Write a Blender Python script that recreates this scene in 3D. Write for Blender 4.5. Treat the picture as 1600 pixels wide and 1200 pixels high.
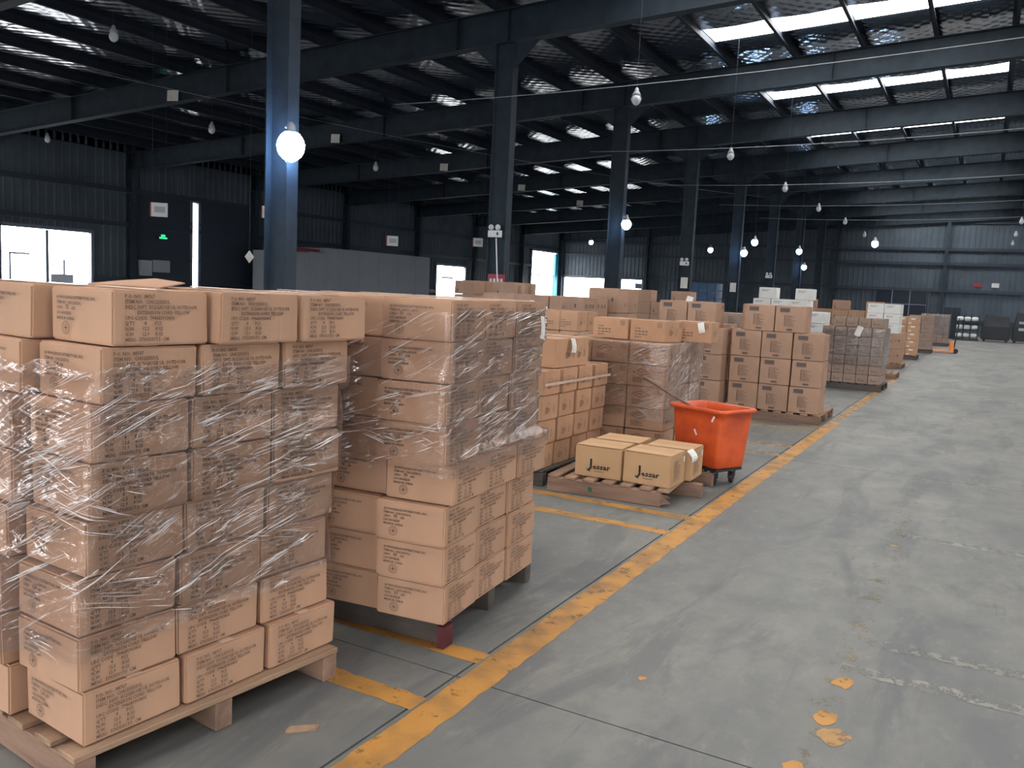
import bpy, bmesh, math, random
from mathutils import Vector, Matrix
random.seed(7)
for o in list(bpy.data.objects): bpy.data.objects.remove(o)
SC = bpy.context.scene
COL = SC.collection
PI = math.pi

# ------------------------------------------------------------------ camera
R = ((0.8719060617, 0.0960059377, -0.4801694279),
     (0.4873424667, -0.0745732097, 0.8700207794),
     (0.0477193853, -0.9925833448, -0.1118086040))
cd = bpy.data.cameras.new('camera')
cam = bpy.data.objects.new('camera', cd); COL.objects.link(cam)
cam.matrix_world = Matrix(((R[0][0], -R[0][1], -R[0][2], 0), (R[1][0], -R[1][1], -R[1][2], 0),
                           (R[2][0], -R[2][1], -R[2][2], 1.6), (0, 0, 0, 1)))
cd.sensor_width = 36; cd.lens = 1330 / 1600 * 36; cd.clip_end = 500; cd.clip_start = .05
SC.camera = cam
# ------------------------------------------------------------------ light
DAY = 14.0           # radiance of the overcast sky through doors
SKYLIGHT = 14.0      # radiance of the translucent roof lights
w = bpy.data.worlds.new('sky'); SC.world = w; w.use_nodes = True
bg = w.node_tree.nodes['Background']; bg.inputs[0].default_value = (1, .99, .97, 1); bg.inputs[1].default_value = DAY
SC.view_settings.view_transform = 'Standard'; SC.view_settings.look = 'None'
SC.view_settings.exposure = 0.12; SC.view_settings.gamma = 1; SC.view_settings.use_curve_mapping = False

# ------------------------------------------------------------------ helpers
def nt(name):
    m = bpy.data.materials.new(name); m.use_nodes = True
    return m, m.node_tree.nodes, m.node_tree.links, m.node_tree.nodes['Principled BSDF']
def mat(name, col, rough=.6, metal=0, var=0.0, scale=6.0, bump=0.0, bscale=40, stretch=(1, 1, 1), rnd=0.0, emit=None, spec=.5, col2=None):
    m, N, L, b = nt(name)
    b.inputs['Base Color'].default_value = (*col, 1); b.inputs['Roughness'].default_value = rough
    b.inputs['Metallic'].default_value = metal; b.inputs['Specular IOR Level'].default_value = spec
    if emit:
        b.inputs['Emission Color'].default_value = (*emit[:3], 1); b.inputs['Emission Strength'].default_value = emit[3]
    tc = N.new('ShaderNodeTexCoord'); mp = N.new('ShaderNodeMapping'); mp.inputs['Scale'].default_value = stretch
    L.new(tc.outputs['Object'], mp.inputs[0])
    if var or rnd or col2:
        nz = N.new('ShaderNodeTexNoise'); nz.inputs['Scale'].default_value = scale; nz.inputs['Detail'].default_value = 5
        L.new(mp.outputs[0], nz.inputs[0])
        mx = N.new('ShaderNodeMix'); mx.data_type = 'RGBA'
        c2 = col2 or tuple(max(0, c * (1 - var)) for c in col)
        mx.inputs[6].default_value = (*col, 1); mx.inputs[7].default_value = (*c2, 1)
        rp = N.new('ShaderNodeMapRange'); rp.inputs[1].default_value = .38; rp.inputs[2].default_value = .68
        L.new(nz.outputs[0], rp.inputs[0]); L.new(rp.outputs[0], mx.inputs[0])
        out = mx.outputs[2]
        if rnd:
            oi = N.new('ShaderNodeObjectInfo'); hs = N.new('ShaderNodeHueSaturation')
            mr = N.new('ShaderNodeMapRange'); mr.inputs[3].default_value = 1 - rnd; mr.inputs[4].default_value = 1 + rnd
            L.new(oi.outputs['Random'], mr.inputs[0]); L.new(mr.outputs[0], hs.inputs['Value']); L.new(out, hs.inputs['Color'])
            out = hs.outputs[0]
        L.new(out, b.inputs['Base Color'])
    if bump:
        n2 = N.new('ShaderNodeTexNoise'); n2.inputs['Scale'].default_value = bscale; n2.inputs['Detail'].default_value = 3
        L.new(mp.outputs[0], n2.inputs[0])
        bp = N.new('ShaderNodeBump'); bp.inputs['Strength'].default_value = bump; bp.inputs['Distance'].default_value = .01
        L.new(n2.outputs[0], bp.inputs['Height']); L.new(bp.outputs[0], b.inputs['Normal'])
    return m

class MB:
    def __init__(s): s.v = []; s.f = []
    def add(s, vs, fs):
        n = len(s.v); s.v += [tuple(v) for v in vs]; s.f += [tuple(i + n for i in f) for f in fs]; return s
    def box(s, x0, x1, y0, y1, z0, z1):
        return s.add([(x0,y0,z0),(x1,y0,z0),(x1,y1,z0),(x0,y1,z0),(x0,y0,z1),(x1,y0,z1),(x1,y1,z1),(x0,y1,z1)],
                     [(0,3,2,1),(4,5,6,7),(0,1,5,4),(1,2,6,5),(2,3,7,6),(3,0,4,7)])
    def bar(s, p, q, wd, hg, up=(0,0,1)):
        p = Vector(p); q = Vector(q); d = (q - p).normalized(); u = Vector(up)
        if abs(d.dot(u)) > .99: u = Vector((1,0,0))
        a = d.cross(u).normalized(); b = a.cross(d).normalized(); vs = []
        for e in (p, q):
            for i, j in ((-1,-1),(1,-1),(1,1),(-1,1)): vs.append(e + a*(i*wd/2) + b*(j*hg/2))
        return s.add(vs, [(0,1,2,3),(7,6,5,4),(0,4,5,1),(1,5,6,2),(2,6,7,3),(3,7,4,0)])
    def tube(s, pts, r, n=8):
        pts = [Vector(p) for p in pts]; k = len(pts); rs = r if isinstance(r, (list, tuple)) else [r]*k
        vs = []; fs = []
        for i, p in enumerate(pts):
            d = (pts[min(i+1,k-1)] - pts[max(i-1,0)]).normalized(); u = Vector((0,0,1)) if abs(d.z) < .95 else Vector((1,0,0))
            a = d.cross(u).normalized(); b = a.cross(d).normalized()
            for j in range(n):
                t = 2*PI*j/n; vs.append(p + a*(math.cos(t)*rs[i]) + b*(math.sin(t)*rs[i]))
        for i in range(k-1):
            for j in range(n):
                fs.append((i*n+j, i*n+(j+1)%n, (i+1)*n+(j+1)%n, (i+1)*n+j))
        fs += [tuple(range(n))[::-1], tuple(range((k-1)*n, k*n))]
        return s.add(vs, fs)
    def lathe(s, prof, n=16, c=(0,0,0)):
        vs = []; fs = []; k = len(prof)
        for r, z in prof:
            for j in range(n):
                t = 2*PI*j/n; vs.append((c[0]+r*math.cos(t), c[1]+r*math.sin(t), c[2]+z))
        for i in range(k-1):
            for j in range(n): fs.append((i*n+j, i*n+(j+1)%n, (i+1)*n+(j+1)%n, (i+1)*n+j))
        fs += [tuple(range(n))[::-1], tuple(range((k-1)*n, k*n))]
        return s.add(vs, fs)
    def mesh(s, name, m, smooth=False, bevel=0, seg=1):
        me = bpy.data.meshes.new(name); me.from_pydata(s.v, [], s.f)
        if bevel:
            bm = bmesh.new(); bm.from_mesh(me)
            bmesh.ops.bevel(bm, geom=bm.edges[:], offset=bevel, segments=seg, affect='EDGES', clamp_overlap=True)
            bm.to_mesh(me); bm.free()
        if smooth:
            for p in me.polygons: p.use_smooth = True
        me.materials.append(m); return me
    def build(s, name, m, parent=None, smooth=False, bevel=0, seg=1, loc=(0,0,0), rz=0):
        return link(name, s.mesh(name, m, smooth, bevel, seg), parent, loc, rz)
def link(name, me, parent=None, loc=(0,0,0), rz=0, rot=None):
    o = bpy.data.objects.new(name, me); COL.objects.link(o)
    o.location = loc; o.rotation_euler = rot or (0,0,rz)
    if parent: o.parent = parent
    return o
def tag(o, label=None, cat=None, group=None, kind=None):
    if label: o['label'] = label
    if cat: o['category'] = cat
    if group: o['group'] = group
    if kind: o['kind'] = kind
    return o
def thing(name, label, cat, loc=(0,0,0), rz=0, group=None):
    return tag(link(name, None, None, loc, rz), label, cat, group)
ORD = ['zeroth','first','second','third','fourth','fifth','sixth','seventh','eighth','ninth','tenth','eleventh','twelfth','thirteenth','fourteenth']
_fonts = {}
def text_mesh(lines, size, pitch, m, width=None, bold=0.0, sx=1.0, name='printed_text'):
    """lines of lettering as flat mesh, origin at the top left, x right, y up"""
    vs = []; fs = []
    for i, t in enumerate(lines):
        if not t: continue
        ind = 0
        if isinstance(t, tuple): ind, t = t
        c = bpy.data.curves.new('lettering', 'FONT'); c.body = t; c.size = size; c.resolution_u = 1; c.offset = bold; c.fill_mode = 'FRONT'
        o = bpy.data.objects.new('lettering', c); COL.objects.link(o)
        dg = bpy.context.evaluated_depsgraph_get(); dg.update()
        me = bpy.data.meshes.new_from_object(o.evaluated_get(dg)); n = len(vs)
        vs += [(ind + v.co.x * sx, -(i + 1) * pitch + v.co.y, 0) for v in me.vertices]
        fs += [tuple(k + n for k in p.vertices) for p in me.polygons]
        bpy.data.objects.remove(o); bpy.data.curves.remove(c); bpy.data.meshes.remove(me)
    if width:
        mx = max(v[0] for v in vs); vs = [(v[0] * width / mx, v[1], v[2]) for v in vs]
    me = bpy.data.meshes.new(name); me.from_pydata(vs, [], fs); me.materials.append(m); return me
def shapes_mesh(polys, m, name='printed_text'):
    me = bpy.data.meshes.new(name); vs = []; fs = []
    for p in polys:
        n = len(vs); vs += [(a, b, 0) for a, b in p]; fs.append(tuple(range(n, n + len(p))))
    me.from_pydata(vs, [], fs); me.materials.append(m); return me
def ring(cx, cy, r, t, n=28):
    out = []
    for i in range(n):
        a, b = 2*PI*i/n, 2*PI*(i+1)/n
        out.append([(cx+r*math.cos(a), cy+r*math.sin(a)), (cx+r*math.cos(b), cy+r*math.sin(b)), (cx+(r-t)*math.cos(b), cy+(r-t)*math.sin(b)), (cx+(r-t)*math.cos(a), cy+(r-t)*math.sin(a))])
    return out
def rect(x0, y0, x1, y1): return [(x0,y0),(x1,y0),(x1,y1),(x0,y1)]
def worn_lines(x, y, rows, wd, hg, pitch, rs):
    out = []
    for i in range(rows):
        cx = x; end = x + wd * rs.uniform(.55, 1)
        while cx < end - hg:
            l = rs.uniform(.06, .22) * wd; out.append(rect(cx, y - i*pitch - hg, min(cx + l, end), y - i*pitch)); cx += l + hg * .8
    return out
def outline(pts, t):
    out = []; n = len(pts)
    for i in range(n):
        a = Vector(pts[i]); b = Vector(pts[(i+1) % n]); d = (b-a).normalized(); q = Vector((-d.y, d.x)) * t / 2
        out.append([tuple(a+q), tuple(b+q), tuple(b-q), tuple(a-q)])
    return out

# ------------------------------------------------------------------ materials
M = {}
M['steel'] = mat('painted_steel', (.040, .055, .072), .6, 0, .25, 3, spec=.15)
M['purlin'] = mat('purlin_steel', (.032, .042, .062), .6, .0, .2, 3, spec=.2)
M['wallsheet'] = mat('wall_sheet', (.098, .126, .160), .6, 0, .25, .8, spec=.25)
M['wallgirt'] = mat('girt_steel', (.034, .047, .072), .5)
M['bulb'] = mat('lamp_globe_lit', (.8, .9, 1), .3, emit=(.34, .58, 1, 75))
M['bulb_far'] = mat('lamp_globe_lit_far', (.8, .9, 1), .3, emit=(.42, .66, 1, 40))
M['glass_off'] = mat('lamp_globe', (.62, .66, .70), .12)
M['lampmetal'] = mat('lamp_metal', (.42, .44, .46), .45, .3)
M['wire'] = mat('cable', (.35, .38, .42), .5)
M['paper'] = mat('paper', (.75, .74, .71), .7, var=.12, scale=9)
M['white'] = mat('white_plastic', (.7, .72, .74), .4)
M['red'] = mat('red_plastic', (.32, .04, .06), .5)
M['green'] = mat('exit_sign_green', (.02, .5, .15), .4, emit=(.05, 1, .35, 1.2))
M['ink'] = mat('black_ink', (.135, .09, .075), .8)
M['faint_ink'] = mat('worn_ink', (.185, .125, .10), .8)
M['label_ink'] = mat('label_ink', (.115, .085, .08), .7)
M['green_ink'] = mat('green_mark', (.02, .12, .08), .8)
M['jessar_ink'] = mat('dark_logo_ink', (.012, .022, .018), .7)
M['card'] = mat('cardboard', (.49, .298, .20), .72, var=.10, scale=5, bump=.12, bscale=60, stretch=(1,1,.15), rnd=.06, spec=.35)
M['card2'] = mat('cardboard_dull', (.42, .262, .185), .75, var=.12, scale=5, bump=.1, bscale=60, rnd=.08, spec=.3)
M['card3'] = mat('cardboard_warm', (.52, .305, .19), .7, var=.10, scale=5, bump=.1, bscale=60, rnd=.06, spec=.35)
M['card_grey'] = mat('cardboard_greyish', (.34, .245, .20), .75, var=.15, scale=5, rnd=.08, spec=.3)
M['card_jessar'] = mat('cardboard_golden', (.54, .335, .185), .7, var=.10, scale=4, bump=.1, bscale=60, rnd=.04, spec=.35)
M['card_white'] = mat('white_carton', (.74, .74, .73), .6, var=.06, scale=5, rnd=.03)
M['tape'] = mat('packing_tape', (.55, .36, .24), .18, var=.15, scale=20)
M['cleartape'] = mat('clear_tape', (.62, .47, .38), .14, var=.1, scale=20)
M['wood'] = mat('pallet_wood', (.36, .235, .16), .8, var=.4, scale=3.5, bump=.5, bscale=25, stretch=(4, .5, 4), rnd=.12, spec=.25)
M['woodx'] = mat('pallet_wood_runner', (.30, .19, .14), .8, var=.4, scale=3.5, bump=.5, bscale=25, stretch=(.5, 4, 4), rnd=.12, spec=.25)
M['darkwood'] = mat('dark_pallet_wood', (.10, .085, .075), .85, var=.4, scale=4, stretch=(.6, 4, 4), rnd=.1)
M['redpaint'] = mat('red_painted_wood', (.11, .02, .03), .7, var=.4, scale=14)
M['orange'] = mat('orange_plastic', (.70, .105, .022), .42, var=.35, scale=4.5, bump=.1, bscale=12, col2=(.46, .062, .022))
M['black'] = mat('black_rubber', (.02, .02, .022), .5)
M['blackmetal'] = mat('black_metal', (.025, .028, .032), .45, .3)
M['chrome'] = mat('caster_steel', (.45, .45, .46), .3, .8)
M['jackorange'] = mat('pallet_jack_orange', (.75, .22, .05), .45)
M['stick'] = mat('stick_wood', (.20, .12, .085), .6, var=.4, scale=6, stretch=(6,6,.6))
M['machine'] = mat('dark_machine_cover', (.025, .03, .04), .5, var=.3, scale=3)
M['roll'] = mat('white_roll', (.75, .78, .80), .5, var=.15, scale=30)
M['partition'] = mat('partition_panel', (.42, .45, .5), .6, var=.08, scale=1)
M['winglass'] = mat('dark_window_glass', (.012, .02, .035), .25, spec=.2)
M['frame'] = mat('window_frame', (.16, .2, .26), .45)
M['bluepost'] = mat('blue_door_frame', (.03, .35, .55), .5)

def concrete():
    m, N, L, b = nt('concrete_floor')
    g = N.new('ShaderNodeNewGeometry')
    def noise(scale, sc=(1,1,1), det=6, rough=.6, dist=0):
        mp = N.new('ShaderNodeMapping'); mp.inputs['Scale'].default_value = sc; L.new(g.outputs['Position'], mp.inputs[0])
        n = N.new('ShaderNodeTexNoise'); n.inputs['Scale'].default_value = scale; n.inputs['Detail'].default_value = det
        n.inputs['Roughness'].default_value = rough; n.inputs['Distortion'].default_value = dist; L.new(mp.outputs[0], n.inputs[0]); return n.outputs[0]
    def rng(s, a, b_, c=0, d=1):
        r = N.new('ShaderNodeMapRange'); L.new(s, r.inputs[0]); r.inputs[1].default_value = a; r.inputs[2].default_value = b_
        r.inputs[3].default_value = c; r.inputs[4].default_value = d; return r.outputs[0]
    def mix(f, a, c):
        x = N.new('ShaderNodeMix'); x.data_type = 'RGBA'; L.new(f, x.inputs[0])
        if isinstance(a, tuple): x.inputs[6].default_value = (*a, 1)
        else: L.new(a, x.inputs[6])
        x.inputs[7].default_value = (*c, 1); return x.outputs[2]
    c = mix(rng(noise(.9, (1,.45,1), 8, .65), .38, .62), (.215, .210, .192), (.128, .133, .136))
    c = mix(rng(noise(1.5, (1.4,.32,1), 6, .65, .9), .52, .60, 0, .62), c, (.100, .106, .114))     # tyre-drag streaks along the aisle
    c = mix(rng(noise(2.2, (1,.4,1), 6, .7), .58, .70, 0, .6), c, (.255, .248, .225))
    c = mix(rng(noise(5.5, (1,.7,1), 7, .72), .46, .62, 0, .5), c, (.125, .13, .132))
    c = mix(rng(noise(14, (1,.5,1), 4, .6), .58, .76, 0, .4), c, (.27, .262, .24))
    c = mix(rng(noise(5, (1.4,.12,1), 6, .7), .62, .70, 0, .5), c, (.08, .085, .092))
    L.new(c, b.inputs['Base Color'])
    L.new(rng(noise(2.5), .3, .7, .52, .66), b.inputs['Roughness']); b.inputs['Specular IOR Level'].default_value = .4
    bp = N.new('ShaderNodeBump'); bp.inputs['Strength'].default_value = .05; bp.inputs['Distance'].default_value = .004
    L.new(noise(35), bp.inputs['Height']); L.new(bp.outputs[0], b.inputs['Normal'])
    return m
M['floor'] = concrete()
M['subfloor'] = mat('joint_filler', (.035, .037, .04), .9)
def paint(name, col, wear, scale=7, dark=.3):
    m, N, L, b = nt(name); g = N.new('ShaderNodeNewGeometry')
    n = N.new('ShaderNodeTexNoise'); n.inputs['Scale'].default_value = scale; n.inputs['Detail'].default_value = 9; n.inputs['Roughness'].default_value = .72
    L.new(g.outputs['Position'], n.inputs[0])
    r = N.new('ShaderNodeMapRange'); r.inputs[1].default_value = wear - .05; r.inputs[2].default_value = wear + .05; L.new(n.outputs[0], r.inputs[0])
    n2 = N.new('ShaderNodeTexNoise'); n2.inputs['Scale'].default_value = 5; n2.inputs['Detail'].default_value = 8; L.new(g.outputs['Position'], n2.inputs[0])
    r2 = N.new('ShaderNodeMapRange'); r2.inputs[1].default_value = .42; r2.inputs[2].default_value = .68; r2.inputs[4].default_value = .75; L.new(n2.outputs[0], r2.inputs[0])
    x = N.new('ShaderNodeMix'); x.data_type = 'RGBA'; x.inputs[6].default_value = (*col, 1); x.inputs[7].default_value = tuple(c * dark + .03 for c in col) + (1,); L.new(r2.outputs[0], x.inputs[0])
    L.new(x.outputs[2], b.inputs['Base Color']); b.inputs['Roughness'].default_value = .6
    t = N.new('ShaderNodeBsdfTransparent'); mx = N.new('ShaderNodeMixShader')
    L.new(r.outputs[0], mx.inputs[0]); L.new(b.outputs[0], mx.inputs[1]); L.new(t.outputs[0], mx.inputs[2])
    L.new(mx.outputs[0], N['Material Output'].inputs[0]); return m
M['yellow'] = paint('yellow_floor_paint', (.50, .235, .05), .62, 9)
M['yellow_worn'] = paint('worn_yellow_floor_paint', (.46, .25, .08), .54, 9)
M['pale_worn'] = paint('worn_pale_floor_paint', (.25, .243, .222), .505, 12, .6)
M['yellow_ghost'] = paint('nearly_gone_yellow_paint', (.31, .25, .15), .40, 9)
def foil():
    m, N, L, b = nt('foil_insulation')
    b.inputs['Base Color'].default_value = (.55, .58, .64, 1); b.inputs['Metallic'].default_value = 1; b.inputs['Roughness'].default_value = .15
    g = N.new('ShaderNodeNewGeometry')
    def wave(rz, sc):
        mp = N.new('ShaderNodeMapping'); mp.inputs['Rotation'].default_value = (0,0,rz); L.new(g.outputs['Position'], mp.inputs[0])
        wv = N.new('ShaderNodeTexWave'); wv.inputs['Scale'].default_value = sc; wv.inputs['Distortion'].default_value = 1.2; wv.inputs['Detail'].default_value = 1
        L.new(mp.outputs[0], wv.inputs[0]); return wv.outputs['Fac']
    n = N.new('ShaderNodeTexNoise'); n.inputs['Scale'].default_value = 3.5; n.inputs['Detail'].default_value = 4; L.new(g.outputs['Position'], n.inputs[0])
    a = N.new('ShaderNodeMath'); a.operation = 'ADD'; L.new(wave(.75, 1.3), a.inputs[0]); L.new(wave(-.75, 1.3), a.inputs[1])
    c = N.new('ShaderNodeMath'); c.operation = 'MULTIPLY_ADD'; L.new(n.outputs[0], c.inputs[0]); c.inputs[1].default_value = 2.2; L.new(a.outputs[0], c.inputs[2])
    bp = N.new('ShaderNodeBump'); bp.inputs['Strength'].default_value = .17; bp.inputs['Distance'].default_value = .022
    L.new(c.outputs[0], bp.inputs['Height']); L.new(bp.outputs[0], b.inputs['Normal']); return m
M['foil'] = foil()
M['skylight'] = mat('translucent_roof_light', (.8, .85, .9), .5, emit=(1, .985, .95, SKYLIGHT))
def film_mat(name, ang, dens=.5, haze=.05):
    m, N, L, b = nt(name); N.remove(b); out = N['Material Output']
    uv = N.new('ShaderNodeUVMap'); uv.uv_map = 'wrap'
    def streak(a, sx, sy, scale, det=3):
        mp0 = N.new('ShaderNodeMapping'); mp0.inputs['Rotation'].default_value = (0,0,a); L.new(uv.outputs[0], mp0.inputs[0])
        mp = N.new('ShaderNodeMapping'); mp.inputs['Scale'].default_value = (sx, sy, 1); L.new(mp0.outputs[0], mp.inputs[0])
        n = N.new('ShaderNodeTexNoise'); n.inputs['Scale'].default_value = scale; n.inputs['Detail'].default_value = det; n.inputs['Distortion'].default_value = .35
        L.new(mp.outputs[0], n.inputs[0]); return n.outputs[0]
    def rng(s, a, b_, c=0, d=1):
        r = N.new('ShaderNodeMapRange'); L.new(s, r.inputs[0]); r.inputs[1].default_value = a; r.inputs[2].default_value = b_
        r.inputs[3].default_value = c; r.inputs[4].default_value = d; return r.outputs[0]
    def op(o, a, b_):
        x = N.new('ShaderNodeMath'); x.operation = o
        for i, v in enumerate((a, b_)):
            if isinstance(v, (int, float)): x.inputs[i].default_value = v
            else: L.new(v, x.inputs[i])
        return x.outputs[0]
    s1 = streak(-ang, 2.0, 42, 1); s2 = streak(ang * .4, 1.6, 60, 1); s3 = streak(0, 3, 3, 2, 5)
    h = op('ADD', s1, op('MULTIPLY', s2, .6)); h = op('ADD', h, op('MULTIPLY', s3, .8))
    bp = N.new('ShaderNodeBump'); bp.inputs['Strength'].default_value = .7; bp.inputs['Distance'].default_value = .008; L.new(h, bp.inputs['Height'])
    lw = N.new('ShaderNodeFresnel'); lw.inputs['IOR'].default_value = 1.5; L.new(bp.outputs[0], lw.inputs['Normal'])
    fac = op('ADD', op('MULTIPLY', lw.outputs[0], 1.1), op('MULTIPLY', op('MULTIPLY', rng(s1, .58, .74), rng(s3, .4, .6)), dens))
    fac = op('MINIMUM', op('ADD', fac, .02), .85)
    tr = N.new('ShaderNodeBsdfTransparent'); gl = N.new('ShaderNodeBsdfGlossy'); gl.inputs['Roughness'].default_value = .16
    gl.inputs['Color'].default_value = (.95, .96, 1, 1); L.new(bp.outputs[0], gl.inputs['Normal'])
    df = N.new('ShaderNodeBsdfDiffuse'); df.inputs['Color'].default_value = (.8, .8, .84, 1)
    m1 = N.new('ShaderNodeMixShader'); L.new(op('ADD', rng(s3, .4, .7, haze * .3, haze), op('MULTIPLY', rng(s1, .6, .72), .10)), m1.inputs[0]); L.new(tr.outputs[0], m1.inputs[1]); L.new(df.outputs[0], m1.inputs[2])
    m2 = N.new('ShaderNodeMixShader'); L.new(fac, m2.inputs[0]); L.new(m1.outputs[0], m2.inputs[1]); L.new(gl.outputs[0], m2.inputs[2])
    L.new(m2.outputs[0], out.inputs[0]); return m
M['film'] = film_mat('stretch_film', .3, .40, .035)
M['film_far'] = film_mat('stretch_film_milky', .15, .5, .07)
def glint_crease_mat():  # opaque white colour stands in for highlights along the film's ridges
    m, N, L, b = nt('film_glint_crease'); b.inputs['Base Color'].default_value = (.9, .9, .93, 1); b.inputs['Roughness'].default_value = .12; b.inputs['Specular IOR Level'].default_value = .9
    t = N.new('ShaderNodeBsdfTransparent'); x = N.new('ShaderNodeMixShader'); x.inputs[0].default_value = .85
    L.new(t.outputs[0], x.inputs[1]); L.new(b.outputs[0], x.inputs[2]); L.new(x.outputs[0], N['Material Output'].inputs[0]); return m
M['glint_crease'] = glint_crease_mat()

# ------------------------------------------------------------------ building shell
XL, XR, XRIDGE, YN, YB = -29.15, 32.05, 1.45, -22.05, 59.5
COLY = [9.2 + 6.25 * k for k in range(-5, 9)]     # frame lines
def zb(x):                                         # underside of the rafters
    d = x if x <= XRIDGE else 2 * XRIDGE - x
    return 6.5 + .058 * (d + 9)
RD, PD = .66, .20
def zr(x): return zb(x) + RD + PD                  # roof lining

# floor of cast slabs with recessed joints
fl = MB().box(-90, 90, -80, 120, -.12, -.03).build('floor', M['subfloor']); tag(fl, 'grey concrete floor cast in slabs with dark joints', kind='structure')
xs = [-90, -28.7, -19.8, -13.8, -7.8, -1.775, 4.2, 10.2, 16.2, 32.7, 90]
ys = [-80, -22] + [2.852 + 6 * k for k in range(-3, 11)] + [120]
for i in range(len(xs) - 1):
    for j in range(len(ys) - 1):
        MB().box(xs[i] + .005, xs[i+1] - .005, ys[j] + .004, ys[j+1] - .004, -.03, 0).build('floor_slab', M['floor'], fl)
def strip(x0, x1, y0, y1, m, name, label, n=1):
    mb = MB(); rs_ = random.Random(int(x0*100+y0*77)); along = (y1-y0) > (x1-x0); L_ = (y1-y0) if along else (x1-x0); n = max(4, int(min(L_, 16)/.05)); e = .006 if 'yellow' == m else .012
    vs = []
    for i in range(n+1):                          # ragged painted edges
        t = i/n
        for sd in (0, 1):
            j = rs_.uniform(-e, e)
            vs.append(((x0, x1)[sd]+j, y0+(y1-y0)*t, .0016) if along else (x0+(x1-x0)*t, (y0, y1)[sd]+j, .0012))
    mb.add(vs, [((2*i, 2*i+1, 2*i+3, 2*i+2) if along else (2*i, 2*i+2, 2*i+3, 2*i+1)) for i in range(n)])
    o = mb.build(name, M[m]); tag(o, label, kind='structure'); return o
strip(-1.75, -1.605, -3, 12.2, 'yellow', 'trim_1', 'wide yellow painted aisle line along the pallets')
strip(-1.745, -1.62, 12.5, 21.0, 'yellow_worn', 'trim_2', 'worn yellow aisle line running on past the far pallets')
strip(-1.74, -1.65, 21.0, 48.0, 'yellow_ghost', 'trim_3', 'faded far end of the yellow aisle line')
k = 4
for y, x0, mt in ((2.52, -2.9, 'yellow'), (3.0, -2.6, 'yellow'), (5.42, -3.4, 'yellow'), (5.88, -3.6, 'yellow'), (9.0, -2.6, 'yellow_worn'), (9.62, -2.6, 'yellow_worn'), (11.0, -3.0, 'yellow_worn'), (11.45, -3.0, 'yellow_worn'), (14.2, -3.0, 'pale_worn')):
    strip(x0, -1.76, y, y + .11, mt, 'trim_%d' % k, 'yellow bay line crossing to the aisle line'); k += 1
for y, x0, x1 in ((3.86, -.42, 2.6), (4.24, -.36, 2.2), (6.43, -.40, 3.0)):
    strip(x0, x1, y, y + .10, 'pale_worn', 'trim_%d' % k, 'worn pale stripe across the aisle floor'); k += 1
strip(-.47, -.36, 2.2, 9.5, 'yellow_ghost', 'trim_%d' % k, 'ghost of an old yellow line in the aisle'); k += 1
for cx, cy, r in ((-.39, 3.74, .06), (-.40, 3.38, .065), (-.355, 3.24, .07), (-1.12, 3.28, .02), (-.43, 2.92, .06)):
    pts = [(cx + r * (1 + .22*math.sin(2*t*PI/8 + cx*50) + random.uniform(-.12, .12)) * math.cos(t * PI / 8) * .75, cy + r * (1 + .2*math.cos(3*t*PI/8 + cy*9) + random.uniform(-.12, .12)) * math.sin(t * PI / 8), .0018) for t in range(16)]
    tag(MB().add(pts, [tuple(range(16))]).build('trim_%d' % k, M['yellow_worn' if r == .07 else 'yellow']), 'leftover patch of yellow paint on the aisle floor', kind='structure'); k += 1

# ceiling: foil-faced insulation panels, purlins, rafters, roof lights
ceil = MB().add([(XL, YN, zr(XL)+.12), (XRIDGE, YN, zr(XRIDGE)+.12), (XRIDGE, YB, zr(XRIDGE)+.12), (XL, YB, zr(XL)+.12), (XR, YN, zr(XL)+.12), (XR, YB, zr(XL)+.12)],
                [(0,1,2,3), (1,4,5,2)]).build('ceiling', M['wallsheet'])
tag(ceil, 'dark steel-framed warehouse roof lined with foil insulation', kind='structure')
PX = [XL + 1.53 * i for i in range(21)]           # purlin lines, left slope, last one at the ridge
def foil_mesh(wx, ly):
    nx, ny = 4, 6; vs = []; fs = []
    for i in range(nx+1):
        for j in range(ny+1):
            u = i/nx; v = j/ny
            vs.append((u*wx, v*ly, .058*u*wx - .035*math.sin(PI*u)*(.6+.4*math.sin(7*v+2*u)) ))
    for i in range(nx):
        for j in range(ny):
            a = i*(ny+1)+j; fs.append((a, a+1, a+ny+2, a+ny+1))
    mb = MB(); mb.add(vs, fs); return mb.mesh('insulation_panel', M['foil'], True)
FULL = foil_mesh(1.53, 6.25); FA = foil_mesh(1.53, 3.75); FB = foil_mesh(1.53, 1.45)
FR = None
sky_me = MB().box(0, 1.50, 0, 1.05, -.005, .0).mesh('roof_light', M['skylight'])
for v in sky_me.vertices: v.co.z += .058 * v.co.x
SKYX = [i for i in range(20) if PX[i] > -6.6 and PX[i] < -.9]
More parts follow.
